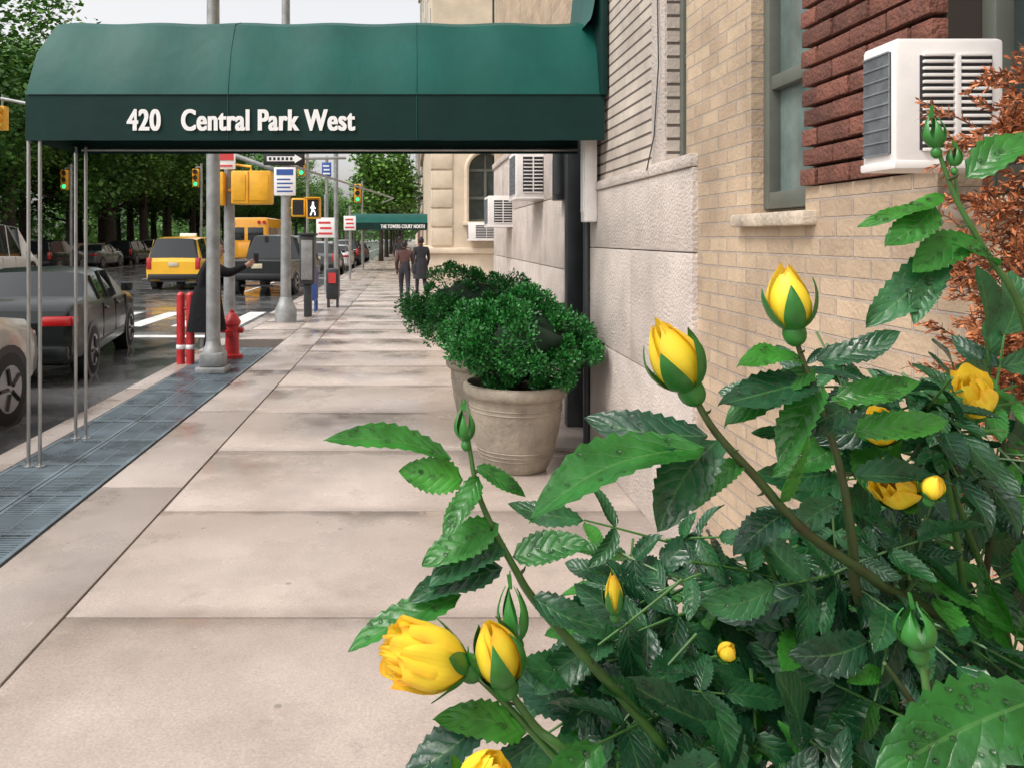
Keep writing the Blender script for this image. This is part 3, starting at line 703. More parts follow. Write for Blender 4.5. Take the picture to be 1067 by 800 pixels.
sgn('parking_sign',-2.62,24,1.7,2.3,.55,whites,signred,3.0)
sgn('street_sign',-2.75,25.5,3.65,4.1,.3,bluep,whites,4.3)
sgn('parking_sign',-2.6,33,2.0,2.6,.5,whites,signred,3)
sgn('parking_sign',-2.6,42,2.1,2.8,.5,signred,whites,3)
b=B(); b.tube([(-2.6,27,0),(-2.6,27,6.2)],.08,greypaint,10); b.tube([(-2.6,27,5.5),(-5.6,27,6.2)],.04,greypaint,8); b.make('street_lamp')
b=B()
for x in (-3.13,-3.0):
    b.tube([(x,10.75,-.1),(x,10.75,.93)],.055,redp,14); b.ell((x,10.75,.93),(.055,.055,.04),redp,14,6); b.lathe((x,10.75,.2),[(.056,0),(.062,.01),(.062,.05),(.056,.06)],whites,14)
b.tube([(-3.13,10.75,.75),(-3.0,10.75,.75)],.03,redp,8); b.make('red_bollard')
b=B(); hx,hy=-2.56,11.3
b.lathe((hx,hy,0),[(.15,0),(.15,.05),(.10,.06),(.095,.46),(.12,.48),(.12,.52),(.10,.55),(.065,.62),(.03,.64),(.03,.68),(0,.68)],redp,20)
for s in (-1,1): b.tube([(hx+s*.08,hy,.39),(hx+s*.16,hy,.39)],.04,redp,12)
b.tube([(hx,hy-.1,.35),(hx,hy-.17,.35)],.055,redp,12); b.make('fire_hydrant')

# ------------------------------------------------------------ people
def person(name,loc,rz,J,top,bot,hairc=hairm,hgt=1.0,coat=None,bag=False,cw=1.0):
    keys=['pel','sp','ch','nk','hdb','shl','ell','wrl','hal','shr','elr','wrr','har','hil','knl','anl','tol','hir','knr','anr','tor']
    rad={'pel':(.15,.115),'sp':(.14,.105),'ch':(.165,.115),'nk':(.06,.06),'hdb':(.055,.06),'shl':(.07,.07),'ell':(.05,.05),'wrl':(.032,.032),'hal':(.028,.04),'hil':(.105,.105),'knl':(.07,.07),'anl':(.045,.05),'tol':(.042,.035)}
    if cw>1: rad.update(pel=(.19,.15),sp=(.18,.15),ch=(.19,.15),shl=(.09,.09),ell=(.07,.07))
    for k in list(rad):
        if k.endswith('l') and k[:-1]+'r' in keys: rad[k[:-1]+'r']=rad[k]
    E=[('pel','sp'),('sp','ch'),('ch','nk'),('nk','hdb'),('ch','shl'),('shl','ell'),('ell','wrl'),('wrl','hal'),('ch','shr'),('shr','elr'),('elr','wrr'),('wrr','har'),('pel','hil'),('hil','knl'),('knl','anl'),('anl','tol'),('pel','hir'),('hir','knr'),('knr','anr'),('anr','tor')]
    me=bpy.data.meshes.new('sk'); me.from_pydata([Vector(J[k])*hgt for k in keys],[(keys.index(a),keys.index(c)) for a,c in E],[])
    o=bpy.data.objects.new('sk',me); sc.collection.objects.link(o)
    mo=o.modifiers.new('s','SKIN'); mo.use_smooth_shade=True
    for i,k in enumerate(keys):
        r=rad[k]; me.skin_vertices[0].data[i].radius=(r[0]*hgt,r[1]*hgt)
    me.skin_vertices[0].data[0].use_root=True
    o.modifiers.new('ss','SUBSURF').levels=2
    bpy.context.view_layer.update(); m2=bpy.data.meshes.new_from_object(o.evaluated_get(bpy.context.evaluated_depsgraph_get())); bpy.data.objects.remove(o)
    b=B(); vs=[v.co.copy() for v in m2.vertices]
    segs=[(Vector(J[a])*hgt,Vector(J[c])*hgt,(a,c)) for a,c in E]
    def near(p):
        best=9;r=None
        for A,C,k in segs:
            d=C-A; t=max(0,min(1,(p-A).dot(d)/d.length_squared)); q=(p-(A+d*t)).length
            if q<best: best=q;r=(k,t)
        return r
    groups={}
    for f in m2.polygons:
        (a,c),t=near(f.center)
        if a in('wrl','wrr') or (a,c)==('nk','hdb'): m=skin
        elif a in('anl','anr'): m=blackp
        elif a in('pel','hil','hir','knl','knr') : m=bot
        else: m=top
        groups.setdefault(m.name,(m,[]))[1].append(tuple(f.vertices))
    for m,fl in groups.values():
        used=sorted({i for f in fl for i in f}); mp={u:i for i,u in enumerate(used)}
        b.add([vs[u] for u in used],[tuple(mp[i] for i in f) for f in fl],m)
    hc=Vector(J['hdb'])*hgt+Vector(J.get('hv',(0,.01,.10)))*hgt
    b.ell(hc,(.078*hgt,.097*hgt,.118*hgt),skin,18,12); b.ell(hc+Vector((0,-.022,.022))*hgt,(.088*hgt,.096*hgt,.112*hgt),hairc,18,12,nz=.1)
    b.ell(hc+Vector((0,.098,-.012))*hgt,(.013,.02,.022),skin,8,6)
    for s in(-1,1):
        b.ell(hc+Vector((s*.082,0,-.01))*hgt,(.012,.022,.032),skin,8,6); b.ell(hc+Vector((s*.03,.088,.012))*hgt,(.014,.008,.008),blackp,8,6)
    b.ell(hc+Vector((0,.088,-.055))*hgt,(.024,.008,.006),redp,8,6)
    for s,(w,h) in ((-1,('wrl','hal')),(1,('wrr','har'))):
        W0=Vector(J[w])*hgt; H0=Vector(J[h])*hgt; d=(H0-W0).normalized(); u=d.cross(Vector((s,0.2,.1))).normalized()
        for i in range(4):
            p=H0+u*(i-1.5)*.019; l=(.062,.075,.07,.055)[i]; cu=Vector((-s*.3,0,0))
            b.tube([p-d*.02,p+d*l*.5,p+(d+cu).normalized()*l],[.0095,.0085,.006],skin,6)
        b.tube([W0+d*.02,W0+d*.05+u*.04,W0+d*.085+u*.05],[.011,.010,.007],skin,6)
    if coat:
        pl=Vector(J['pel'])*hgt; ch=Vector(J['sp'])*hgt
        n=20; prof=[(ch,.165*cw,.125*cw),(pl,.19*cw,.15*cw),(pl+Vector((0,.0,-.22)),.215*cw,.175*cw),(pl+Vector((0,.0,-.42)),.235*cw,.2*cw)]
        v=[];f=[]
        for c0,rx,ry in prof:
            for i in range(n): t=6.2832*i/n; q=1+.05*math.sin(t*5); v.append((c0.x+rx*q*math.cos(t),c0.y+ry*q*math.sin(t),c0.z))
        for j in range(3):
            for i in range(n): f.append((j*n+i,j*n+(i+1)%n,(j+1)*n+(i+1)%n,(j+1)*n+i))
        b.add(v,f,top)
    if bag:
        b.box(.2,.32,-.12,.16,.72,1.0,bot,.03); b.tube([(.26,0,.98),(.16,0,1.42),(-.05,-.02,1.46)],.012,bot,6)
    b.make(name,loc,rz,angle=80)
walk=dict(pel=(0,0,.93),sp=(0,.01,1.12),ch=(0,.02,1.33),nk=(0,.02,1.47),hdb=(0,.035,1.53),shl=(-.19,.01,1.40),ell=(-.24,-.09,1.13),wrl=(-.24,.02,.90),hal=(-.235,.06,.83),shr=(.19,.01,1.40),elr=(.24,.07,1.13),wrr=(.23,.22,.94),har=(.22,.28,.89),hil=(-.09,0,.86),knl=(-.10,.20,.50),anl=(-.10,.22,.09),tol=(-.11,.38,.04),hir=(.09,0,.86),knr=(.10,-.03,.47),anr=(.10,-.30,.14),tor=(.11,-.18,.04))
cl1=mat('dark_coat',(.02,.02,.025),.85,var=.3); cl2=mat('dark_trousers',(.03,.03,.04),.85,var=.2); cl3=mat('brown_jacket',(.09,.04,.035),.85,var=.2); cl4=mat('black_cloth',(.008,.008,.010),.9,var=.3,bump=.6,bscale=12,spec=.2)
person('pedestrian',(-.22,21.6,0),0,walk,cl3,cl2,bag=True,hgt=.93)
person('pedestrian',(.25,23.5,0),.1,walk,cl1,cl2,coat=True,hgt=.98)
person('pedestrian',(-.6,36,0),0,walk,cl1,cl2)
# standing at the corner, weight on one leg, one arm raised holding a phone
stand=dict(pel=(0,-.02,.86),sp=(0,.0,1.04),ch=(0,.03,1.23),nk=(0,.05,1.35),hdb=(0,.075,1.40),hv=(0,.03,.09),shl=(-.19,.02,1.30),ell=(-.27,-.13,1.10),wrl=(-.24,-.04,.90),hal=(-.23,.0,.84),shr=(.19,.05,1.30),elr=(.24,.28,1.20),wrr=(.19,.50,1.30),har=(.17,.57,1.34),hil=(-.09,-.02,.80),knl=(-.11,.03,.44),anl=(-.12,-.04,.08),tol=(-.13,.11,.04),hir=(.09,-.02,.80),knr=(.11,.07,.45),anr=(.12,.03,.08),tor=(.13,.18,.04))
person('photographer',(-2.76,10.72,0),math.radians(-80),stand,cl4,cl4,coat=True,hgt=1.02,cw=1.3)
b=B(); b.box(-.035,.035,-.005,.005,-.07,.07,blackp,.004); b.make('smartphone',(-2.10,10.68,1.42),.4)

# ------------------------------------------------------------ trees
def treemesh(seed,H,cr,lm,nleaf=12500,trunk=.3,base=.24):
    random.seed(seed); b=B()
    lean=(U(-.5,.5),U(-.5,.5)); tp=[(lean[0]*t*t,lean[1]*t*t,H*.75*t) for t in (0,.15,.35,.6,.8,1)]
    b.tube(tp,[trunk*1.3,trunk,trunk*.85,trunk*.6,trunk*.4,trunk*.12],bark,10)
    cl=[]
    for k in range(11):
        t=U(.28,.85); o=Vector((lean[0]*t*t,lean[1]*t*t,H*.75*t)); a=k*2.4+U(-.3,.3); l=cr*U(.55,.95)*(1.15-t*.5)
        e=o+Vector((math.cos(a)*l,math.sin(a)*l,l*U(.35,.8))); mid=(o+e)/2+Vector((0,0,-.1*l))
        b.tube([o,mid,e],[trunk*.4,trunk*.25,trunk*.07],bark,6); cl.append((e,U(1.0,1.7)*cr/4.5)); cl.append((mid+Vector((U(-.6,.6),U(-.6,.6),U(.6,1.2))),U(.9,1.4)*cr/4.5))
        for q in range(2):
            e2=mid+Vector((U(-1,1),U(-1,1),U(.2,1)))*cr*.4; b.tube([mid,e2],[trunk*.15,trunk*.04],bark,5); cl.append((e2,U(.8,1.4)*cr/4.5))
    for k in range(34):
        th=U(0,6.28); ph=math.acos(U(-.9,1)); q=U(.55,1)
        cl.append((Vector((cr*q*math.sin(ph)*math.cos(th),cr*q*math.sin(ph)*math.sin(th),H*(base+.5*(1-base))+H*.5*(1-base)*q*math.cos(ph))),U(.8,1.6)*cr/4.5))
    for k in range(nleaf):
        c,r=random.choice(cl); d=Vector((random.gauss(0,1),random.gauss(0,1),random.gauss(0,.8))).normalized(); p=c+d*r*U(.35,1.12)
        a=Vector((U(-1,1),U(-1,1),U(-.7,.5))).normalized(); u=a.cross(Vector((U(-.6,.6),U(-.6,.6),1))).normalized(); l=U(.18,.40); w=l*.42
        b.add([p,p+a*l*.5+u*w,p+a*l,p+a*l*.5-u*w],[(0,1,2,3)],lm)
    return b.mesh('tree_mesh',180)
tm=[treemesh(21,15,4.8,leaft),treemesh(22,14,5.0,leaft2),treemesh(23,16,4.6,leaft,13000,.35),treemesh(24,9.5,3.0,leaft,7000,.16,.3)]
random.seed(99)
def tree(i,x,y,s=1):
    o=bpy.data.objects.new('tree',tm[i]); sc.collection.objects.link(o); o.location=(x,y,0); o.scale=(s,s,s*U(.94,1.06)); o.rotation_euler=(0,0,U(0,6.28))
yy=38
while yy<330:
    tree(random.randrange(3),-22.6+U(-.5,.5),yy,U(.95,1.12)); yy+=U(6.5,8.5)*(1 if yy<150 else 2)
yy=34
while yy<150:
    tree(random.randrange(3),-29+U(-1.5,1.5),yy,U(1.0,1.25)); yy+=U(5.5,7.5)
for x,y,s in ((-23.5,32,1.2),(-30,40,1.35),(-28,28,1.2),(-33,46,1.35),(-37,48,1.3),(-36,60,1.3),(-38,72,1.3),(-36,86,1.3),(-37,100,1.3),(-45,66,1.4),(-46,82,1.4),(-44,110,1.4),(-52,75,1.4),(-50,55,1.4)): tree(random.randrange(3),x,y,s)
for y in (58,70,84,98,115,135,160,190): tree(3,-2.3,y,U(.9,1.05)*(1 if y<100 else 1.2))
b=B(); random.seed(4)
for k in range(9000):
    x=U(-60,30); h=15+5*noise.noise(Vector((x*.08,0,0)))+3*noise.noise(Vector((x*.3,3,0))); p=Vector((x,U(340,350),U(0,1)**.7*h)); a=Vector((U(-1,1),U(-1,1),U(-1,1))).normalized(); u=a.cross(Vector((0,1,.3))).normalized(); l=U(.6,1.6)
    b.add([p,p+a*l*.5+u*l*.4,p+a*l,p+a*l*.5-u*l*.4],[(0,1,2,3)],leaft2)
b.make('distant_trees')
b=B(); random.seed(14)
for k in range(15000):
    y=U(45,210); x=-41-(y-45)*.02+U(-2.5,2.5); h=5.5+2.2*noise.noise(Vector((y*.12,0,0)))+1.3*noise.noise(Vector((y*.5,5,0))); p=Vector((x,y,U(0,1)*h)); a=Vector((U(-1,1),U(-1,1),U(-.6,.8))).normalized(); u=a.cross(Vector((1,U(-.5,.5),.8))).normalized(); l=U(.35,.8)
    b.add([p,p+a*l*.5+u*l*.42,p+a*l,p+a*l*.5-u*l*.42],[(0,1,2,3)],leaft)
b.make('park_shrubbery')

# ------------------------------------------------------------ rose bush
random.seed(77)
rb=B(); drops=B()
dropm=bpy.data.materials.new('water_drop'); dropm.use_nodes=True; q=dropm.node_tree.nodes['Principled BSDF']; q.inputs['Transmission Weight'].default_value=1; q.inputs['Roughness'].default_value=0; q.inputs['IOR'].default_value=1.33
def leaflet(base,tip,nrm,wr=.34,fold=None,droop=None,m=None,dropn=0):
    base=Vector(base); tip=Vector(tip); d=tip-base; L=d.length; d.normalize(); n=Vector(nrm); n=(n-d*n.dot(d)).normalized(); s=n.cross(d)
    fold=U(.1,.6) if fold is None else fold; droop=U(.02,.30) if droop is None else droop; tw=U(-.45,.45); side=U(-.10,.10); cup=U(-.5,.3)
    N=21; vs=[];luv=[];fs=[]; ph=U(0,6); am=U(.01,.035)
    def pt(t,sv,tooth):
        w=wr*L*1.62*(t**.55)*((1-t)**.72)*(.97 if not tooth else .82) if 0<t<1 else 0.0
        y=sv*w; zz=abs(y)*fold*(1+cup*abs(sv))-droop*L*t*t+droop*L*.4*t+am*L*math.sin(t*9+ph+(2 if sv>0 else 0))*abs(sv)
        xx=L*t+(0.016*L if tooth else 0)*abs(sv)
        a=tw*t; yy2=y*math.cos(a)-zz*math.sin(a); z2=y*math.sin(a)+zz*math.cos(a)
        return base+d*xx+s*(yy2+side*L*math.sin(t*3.14))+n*z2
    for i in range(N+1):
        t=i/N
        for sv in (-1,-.5,0,.5,1):
            vs.append(pt(t,sv,(i%2==1) and abs(sv)==1)); luv.append((t,sv,0))
    for i in range(N):
        for k in range(4): fs.append((i*5+k,(i+1)*5+k,(i+1)*5+k+1,i*5+k+1))
    rb.add(vs,fs,m or rleaf,luv)
    for k in range(dropn):
        t=U(.15,.85); sv=U(-.8,.8); p=pt(t,sv,False); r=U(.0007,.0024)
        drops.ell(p+n*r*.25,(r,r,r*.7),dropm,8,5)
def compound(p,d,n,s,k=5,m=None,dn=0):
    p=Vector(p); d=Vector(d).normalized(); n=Vector(n); n=(n-d*n.dot(d)).normalized(); sd=n.cross(d)
    Lr=1.35*s; pts=[p+d*Lr*t-n*.12*Lr*t*t for t in (0,.33,.66,1)]
    rb.tube(pts,[.0016,.0013,.0012,.001],rstem,5)
    def lf(q,dd,l): leaflet(q,q+dd.normalized()*l,n+Vector((U(-.4,.4),U(-.4,.4),U(-.2,.3))),U(.28,.42),m=m,dropn=dn)
    lf(pts[3],d-n*.15,s*U(.95,1.2))
    for (i,sc_) in ((2,.85),(1,.7))[:(k-1)//2]:
        for sg in (-1,1): lf(pts[i],d*U(.35,.85)+sd*sg-n*U(-.1,.35),s*sc_*U(.8,1.12))
def frame_of(d):
    d=Vector(d).normalized(); a=Vector((0,-1,0)) if abs(d.y)<.8 else Vector((1,0,0)); u=d.cross(a).normalized(); return u,d.cross(u),d
def budr(t): return max(.07,math.sin(math.pi*min(.97,.10+.86*max(0,t)**.85))**.9)
def bud(p,d,L,Rr,opn=0,closed=False,sepl=.85,npet=6,flare=.0,rot=None):
    p=Vector(p); u,v,w=frame_of(d)
    rot0=U(0,6) if rot is None else rot
    if not closed:
        for k in range(npet):
            ly=1-k/npet; a0=rot0+k*2.3; span=1.45-.45*(k/npet)-(.35 if opn>.3 else 0); hh=L*(1.0+U(-.06,.06)-.04*ly-(.12*ly*U(0,1.6) if opn>.3 else 0)); rm=Rr*(.40+.60*ly)
            vs=[];luv=[];fs=[]; nu,nv=15,14; ph=U(0,6); loose=U(.3,1.5)
            for j in range(nv+1):
                t=j/nv
                for i in range(nu+1):
                    s=-1+2*i/nu; a=a0+s*span*(1-.25*t*t); top=1-.15*s*s-.03*math.sin(s*5+ph)
                    if opn>0: top+=.06*math.sin(s*8+ph)*abs(s)
                    tt=t*top; r=rm*budr(tt*.98)+Rr*opn*loose*ly*tt**1.5+Rr*(.07+.15*opn)*abs(s)**3*tt+Rr*flare*ly*loose*max(0,tt-.7)*2.2
                    r*=1+(.03+.20*opn)*math.sin(s*5+ph+t*2)*tt
                    vs.append(p+w*(hh*tt-(L*.25*flare*loose*ly*max(0,tt-.8)))+(u*math.cos(a)+v*math.sin(a))*r); luv.append((tt,s,0))
            for j in range(nv):
                for i in range(nu): q=j*(nu+1)+i; fs.append((q,q+1,q+nu+2,q+nu+1))
            rb.add(vs,fs,petal,luv)
    for k in range(5):
        a0=rot0+k*1.2566; ll=L*(sepl if not closed else 1.0)*U(.85,1.15); vs=[];luv=[];fs=[]; out=U(0,.35) if not closed else 0
        for j in range(11):
            t=j/10
            for i in range(5):
                s=-1+i*.5; wd=(.66 if not closed else .72)*(1-t)**.8*(1 if t<1 else 0)
                a=a0+s*wd; tt=t*ll/L; r=Rr*budr(min(.98,tt))*1.07+.0005+Rr*out*max(0,t-.45)**1.3*2+Rr*opn*.5*tt**1.5
                if closed: r=Rr*budr(min(.97,tt*.97))*1.02
                vs.append(p+w*(L*tt)+(u*math.cos(a)+v*math.sin(a))*(r+.0008*(1-abs(s)))); luv.append((t,s,0))
        for j in range(10):
            for i in range(4): q=j*5+i; fs.append((q,q+1,q+6,q+5))
        rb.add(vs,fs,rgreen,luv)
        if closed: rb.tube([p+w*L*.93,p+w*(L*U(1.1,1.35))+u*U(-.002,.002)],[.0014,.0004],rgreen,5)
    M=Matrix((u,v,w)).transposed()
    rb.ell(p-w*.004,(Rr*.52,Rr*.52,Rr*.62),rgreen,12,8,M=M)
def stem(pts,r0,r1,m=rstem,thorn=True):
    n=len(pts); P=[Vector(p) for p in pts]; out=[]
    for i in range(n-1):
        p0=P[max(i-1,0)];p1=P[i];p2=P[i+1];p3=P[min(i+2,n-1)]
        for k in range(5):
            t=k/5; out.append(.5*((2*p1)+(p2-p0)*t+(2*p0-5*p1+4*p2-p3)*t*t+(3*p1-p0-3*p2+p3)*t**3))
    out.append(P[-1]); N=len(out)
    rb.tube(out,[r0+(r1-r0)*i/(N-1) for i in range(N)],m,8)
    if thorn:
        for i in range(3,N-1,4):
            q=out[i]; dd=(out[i+1]-out[i]).normalized(); s=Vector((U(-1,1),U(-1,1),U(-1,1))); s=(s-dd*s.dot(dd)).normalized(); rb.tube([q,q+s*.006-dd*.001,q+s*.009-dd*.003],[.002,.001,.0002],rstemd,5)
    return out
ROOT=Vector((.72,1.0,.62))
stem([(.211,.60,1.583),(.228,.60,1.554),(.269,.62,1.512),(.321,.65,1.460),(.413,.70,1.395),(.551,.78,1.287),(.66,.92,1.0),ROOT],.0022,.007,rstemd)
bud((.208,.60,1.588),(-.52,-.15,.95),.058,.0200,opn=.0,sepl=.66,rot=.4)
stem([(.311,.65,1.622),(.322,.65,1.59),(.352,.66,1.518),(.375,.68,1.444),(.400,.71,1.37),(.52,.82,1.2),(.66,.95,.95),ROOT],.0018,.007,rstemd)
bud((.311,.65,1.626),(-.16,-.05,1),.053,.0180,opn=.0,sepl=.8,rot=1.9)
stem([(.396,.60,1.765),(.411,.60,1.726),(.434,.60,1.686),(.466,.61,1.644),(.52,.66,1.55),(.62,.8,1.3),(.70,.95,1.0),ROOT],.0014,.005,rstem)
bud((.394,.60,1.768),(-.12,0,1),.024,.0075,closed=True); stem([(.411,.60,1.728),(.408,.60,1.752)],.0012,.001,rstem,False); bud((.408,.60,1.754),(.02,0,1),.015,.005,closed=True)
stem([(.042,.60,1.548),(.051,.60,1.503),(.076,.60,1.453),(.098,.61,1.417),(.159,.63,1.344),(.35,.75,1.1),(.6,.92,.85),ROOT],.0015,.006,rstem)
bud((.040,.60,1.548),(-.06,0,1),.024,.0075,closed=True)
stem([(.062,.56,1.392),(.086,.56,1.357),(.126,.57,1.314),(.3,.7,1.05),(.6,.9,.8),ROOT],.0022,.007,rstem)
stem([(.040,.55,1.402),(.066,.56,1.372),(.10,.56,1.335)],.0020,.0026,rstem,False)
bud((.064,.555,1.392),(-.28,-.2,1),.048,.0175,opn=.0,sepl=.85,rot=.9)
bud((.036,.55,1.404),(-1,-.25,.36),.064,.0185,opn=.58,sepl=.42,npet=17,flare=.3,rot=.3)
bud((.075,.58,1.408),(-.1,0,1),.04,.011,closed=True)
stem([(.318,.50,1.440),(.323,.50,1.410),(.326,.51,1.36),(.40,.6,1.15),(.6,.8,.9),ROOT],.0018,.006,rstem)
bud((.317,.50,1.443),(-.12,0,1),.027,.0115,closed=True)
bud((.04,.50,1.345),(.3,-.3,.9),.04,.018,opn=.2,sepl=.4,npet=9,flare=.3)
bud((.53,.75,1.538),(-.5,-.5,.7),.05,.017,opn=.4,sepl=.4,npet=12,flare=.4)
bud((.43,.70,1.475),(-.6,-.6,.5),.045,.017,opn=.4,sepl=.4,npet=12,flare=.4); bud((.42,.71,1.52),(-.5,-.5,.8),.036,.014,opn=.3,sepl=.4,npet=9,flare=.3)
bud((.39,.60,1.505),(0,-.5,1),.020,.008,sepl=.4); bud((.235,.60,1.385),(0,-.6,.7),.020,.007,opn=.0,sepl=.5); bud((.152,.6,1.418),(-.1,-.2,1),.034,.007,sepl=.7)
BIG=(.318,.40,1.470)
for (a,c,n,w,m) in [
 ((.209,.57,1.550),(.078,.53,1.518),(-.1,-.5,.85),.25,rleafb),((.215,.58,1.556),(.13,.60,1.566),(0,-.6,.8),.30,rleaf),((.23,.6,1.548),(.175,.56,1.497),(-.4,-.7,.5),.36,rleaf),
 ((.029,.60,1.534),(-.064,.59,1.554),(.1,-.5,.85),.20,rleafb),((.038,.60,1.518),(-.008,.59,1.528),(0,-.8,.5),.46,rleafb),((.048,.6,1.528),(.085,.59,1.512),(.2,-.6,.7),.34,rleafb),((.05,.60,1.52),(.02,.57,1.49),(0,-.7,.7),.3,rleafb),
 ((.065,.60,1.485),(.007,.58,1.467),(0,-.6,.8),.36,rleafb),((.07,.60,1.47),(.012,.58,1.446),(0,-.7,.7),.40,rleaf),((.068,.60,1.452),(-.002,.58,1.438),(0,-.5,.8),.30,rleaf),((.036,.59,1.436),(-.048,.57,1.416),(0,-.6,.8),.24,rleafb),
 ((.075,.6,1.46),(.13,.59,1.475),(.1,-.7,.7),.36,rleafb),((.09,.6,1.43),(.14,.58,1.42),(.1,-.7,.7),.36,rleaf),
 ((.053,.56,1.362),(-.013,.54,1.334),(-.1,-.6,.8),.33,rleaf),((.08,.56,1.352),(.02,.54,1.375),(0,-.8,.5),.3,rleafb),
 ((.401,.60,1.731),(.333,.59,1.715),(0,-.45,.9),.17,rleafb),((.394,.60,1.724),(.346,.58,1.698),(0,-.8,.6),.36,rleafb),((.416,.60,1.745),(.478,.58,1.78),(-.3,-.8,.6),.33,rleafb),
 ((.425,.60,1.700),(.368,.58,1.678),(0,-.7,.7),.36,rleafb),((.40,.60,1.688),(.332,.58,1.640),(0,-.8,.55),.30,rleaf),((.39,.59,1.672),(.36,.57,1.642),(-.3,-.8,.5),.3,rleaf),((.44,.6,1.68),(.40,.58,1.70),(0,-.6,.8),.3,rleafb),
 ((.329,.65,1.593),(.247,.63,1.552),(-.3,-.6,.75),.27,rleafb),((.335,.65,1.580),(.29,.63,1.52),(-.5,-.7,.5),.30,rleafb),((.33,.65,1.60),(.385,.63,1.628),(.2,-.6,.7),.3,rleaf),((.345,.65,1.57),(.40,.63,1.592),(.2,-.7,.6),.33,rleafb),((.32,.65,1.60),(.262,.63,1.605),(-.2,-.6,.8),.3,rleafb),((.33,.65,1.585),(.24,.62,1.575),(-.2,-.7,.7),.3,rleaf),
 ((.36,.66,1.56),(.30,.64,1.545),(-.2,-.7,.7),.34,rleaf),((.365,.66,1.54),(.43,.64,1.555),(.2,-.6,.7),.34,rleafb),((.37,.67,1.50),(.44,.65,1.50),(.2,-.6,.8),.34,rleaf),((.36,.67,1.48),(.31,.65,1.46),(-.2,-.6,.8),.34,rleaf),
 ((.255,.615,1.527),(.21,.60,1.50),(-.3,-.7,.6),.33,rleafb),((.30,.64,1.48),(.25,.62,1.455),(-.2,-.7,.7),.36,rleaf),((.29,.63,1.49),(.31,.62,1.545),(.5,-.7,.4),.28,rleafb),
 (BIG,(.226,.385,1.440),(0,-.55,.85),.34,rleafb),((.30,.46,1.37),(.22,.44,1.372),(0,-.55,.85),.34,rleaf),((.20,.52,1.36),(.14,.49,1.352),(0,-.55,.85),.36,rleaf),((.13,.55,1.35),(.08,.52,1.32),(0,-.7,.7),.36,rleafb),
 ]:
    leaflet(a,c,n,w,fold=U(.2,.45),m=m,dropn=40 if a==BIG else 9)
cl=[((.55,.84,1.50),(.14,.14,.09),32,.070),((.47,.72,1.535),(.07,.07,.05),10,.06),((.27,.78,1.34),(.13,.12,.085),28,.075),((.46,.86,1.26),(.20,.18,.13),44,.082),((.21,.72,1.265),(.10,.10,.075),24,.072),
    ((.66,.90,1.33),(.14,.15,.14),30,.08),((.30,.66,1.24),(.16,.10,.05),26,.072),((.48,.66,1.30),(.14,.08,.10),24,.07),((.42,.72,1.395),(.09,.06,.06),14,.062),((.70,1.0,1.05),(.25,.25,.25),36,.085)]
for c,r,n,s in cl:
    c=Vector(c)
    for k in range(n):
        q=Vector((random.gauss(0,1),random.gauss(0,1),random.gauss(0,1))).normalized()*U(.35,1)
        p=c+Vector((q.x*r[0],q.y*r[1],q.z*r[2])); d=Vector((q.x*.9+U(-.7,.7)-.15,q.y*.5+U(-.6,.3),q.z*.4+U(-.4,.3)))
        nn=Vector((U(-.8,.7),U(-1.0,-.05),U(.2,1.0)))
        compound(p-d.normalized()*s*.9,d,nn,s*U(.6,1.15),random.choice((3,5,5)),rleafb if R()<.22 else rleaf,dn=4 if p.y<.8 else 0)
for k in range(24):
    c,r,n,s=random.choice(cl[:8]); e=Vector(c)+Vector((U(-1,1)*r[0],U(-1,1)*r[1],U(-.2,1)*r[2])); mid=(e+ROOT)/2+Vector((U(-.08,.08),U(-.1,.05),.04))
    stem([e,e*.7+mid*.3+Vector((0,0,.01)),mid,ROOT+Vector((U(-.1,.1),U(-.1,.1),0))],.0015,.006,random.choice((rstem,rstemd)))
root=empty('rose_bush'); rb.make('rose_plant',parent=root,angle=70); drops.make('water_drops',parent=root)
b=B(); b.box(.42,1.38,.35,1.55,0,.56,lime,.02); b.box(.47,1.33,.40,1.50,.56,.575,soil); b.box(.38,1.41,.31,.47,.56,.62,lime,.012); b.box(.38,1.41,1.44,1.59,.56,.62,lime,.012); b.box(.38,.47,.475,1.435,.56,.618,lime,.012); b.box(1.33,1.41,.475,1.435,.56,.618,lime,.012)
b.make('stone_planter')
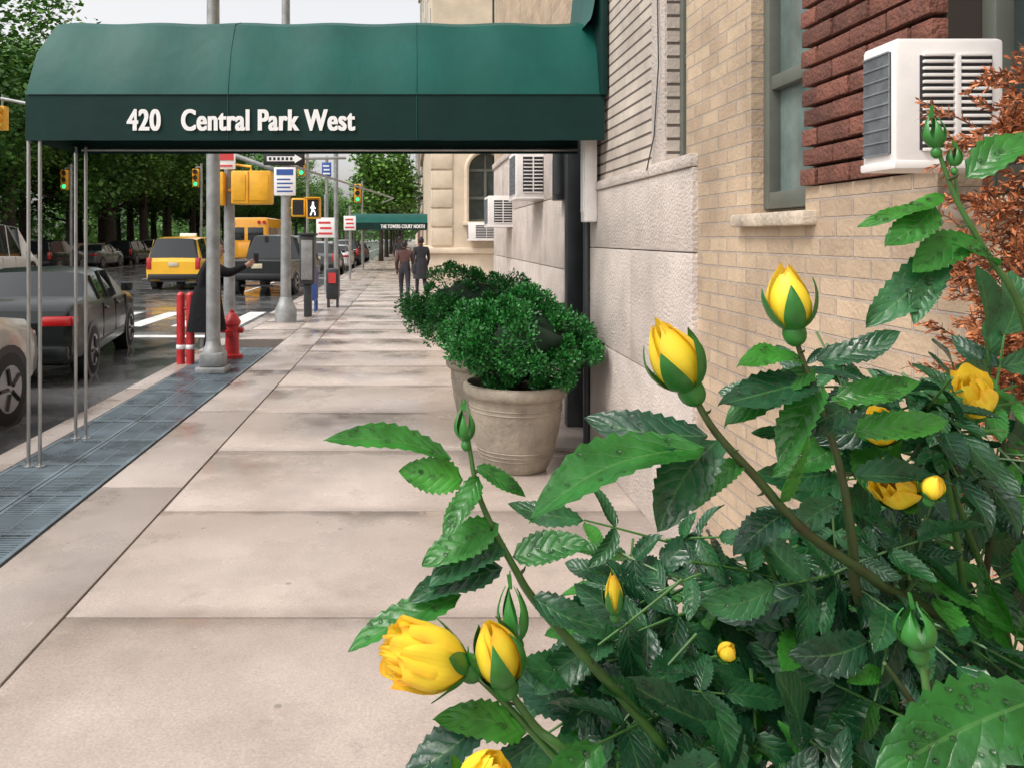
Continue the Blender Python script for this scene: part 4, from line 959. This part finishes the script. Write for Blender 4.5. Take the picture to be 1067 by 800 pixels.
# dead evergreen : flat scaly sprays
random.seed(31); b=B()
b.tube([(1.13,1.28,.57),(1.12,1.27,1.2),(1.10,1.25,1.95)],[.02,.014,.004],dryt,8)
def spray(p,d,l,depth=0):
    d=Vector(d).normalized(); mid=p+d*l*.5+Vector((0,0,.05*l)); e=p+d*l-Vector((0,0,.10*l)); b.tube([p,mid,e],[.0016,.0012,.0005],dryt,4,False)
    n=int(l/.0030)
    for i in range(n):
        t=(i+.5)/n; q=p.lerp(mid,t*2) if t<.5 else mid.lerp(e,t*2-1); s=Vector((U(-1,1),U(-1,1),U(-1,1))); s=(s-d*s.dot(d)).normalized(); a=(d*U(.6,1.4)+s).normalized(); u=a.cross(Vector((U(-1,1),U(-1,1),U(-1,1)))).normalized(); ll=U(.009,.018); wd=U(.0014,.0026)
        b.add([q,q+a*ll*.55-u*wd,q+a*ll,q+a*ll*.55+u*wd],[(0,1,2,3)],dryn)
    if depth<2:
        for k in range(8 if depth==0 else 5):
            t=U(.2,.98); s=Vector((U(-1,1),U(-1,1),U(-1,1))); s=(s-d*s.dot(d)).normalized(); spray(p+d*l*t,d*1.1+s*U(.5,1.0)+Vector((0,0,-.15)),l*U(.3,.5),depth+1)
for k in range(84):
    z=U(1.22,1.93)
    if 1.69<z<1.75: continue
    p=Vector((1.10+U(-.02,.02),1.26,z)); a=U(0,6.28) if R()<.35 else math.pi+U(-1.0,1.0); w=(1.10-.3*max(0,(z-1.4)/.55))
    spray(p,(math.cos(a),math.sin(a),U(-.1,.6)),U(.12,.21)*w)
b.make('dry_evergreen_shrub',angle=180)

# ------------------------------------------------------------ world, sun, camera
sd=Vector((-.55,-.35,.9)).normalized(); el=math.asin(sd.z)
w=bpy.data.worlds.new('World'); sc.world=w; w.use_nodes=True; N=w.node_tree.nodes; L=w.node_tree.links
sky=N.new('ShaderNodeTexSky'); sky.sky_type='NISHITA'; sky.sun_disc=False; sky.sun_elevation=el; sky.sun_rotation=math.atan2(sd.x,sd.y)%(2*math.pi); sky.dust_density=4; sky.air_density=1.2
hs=N.new('ShaderNodeHueSaturation'); hs.inputs['Saturation'].default_value=.15; hs.inputs['Value'].default_value=1.68
tn=N.new('ShaderNodeMix'); tn.data_type='RGBA'; tn.blend_type='MULTIPLY'; tn.inputs[0].default_value=1; tn.inputs[7].default_value=(1.01,.985,.97,1)
L.new(sky.outputs[0],hs.inputs['Color']); L.new(hs.outputs[0],tn.inputs[6]); L.new(tn.outputs[2],N['Background'].inputs['Color']); N['Background'].inputs['Strength'].default_value=.15
sl=bpy.data.lights.new('sun','SUN'); sl.energy=1.4; sl.angle=math.radians(12); sl.color=(1,.95,.89); so=bpy.data.objects.new('sun',sl); sc.collection.objects.link(so); so.rotation_euler=sd.to_track_quat('Z','Y').to_euler()
cd=bpy.data.cameras.new('camera'); cd.lens=28.0; cd.sensor_width=36; cd.shift_x=.097; cd.shift_y=-.1425; cd.clip_start=.05; cd.clip_end=3000
co=bpy.data.objects.new('camera',cd); sc.collection.objects.link(co); co.location=(0,0,1.7); co.rotation_euler=(math.radians(90),0,0); sc.camera=co
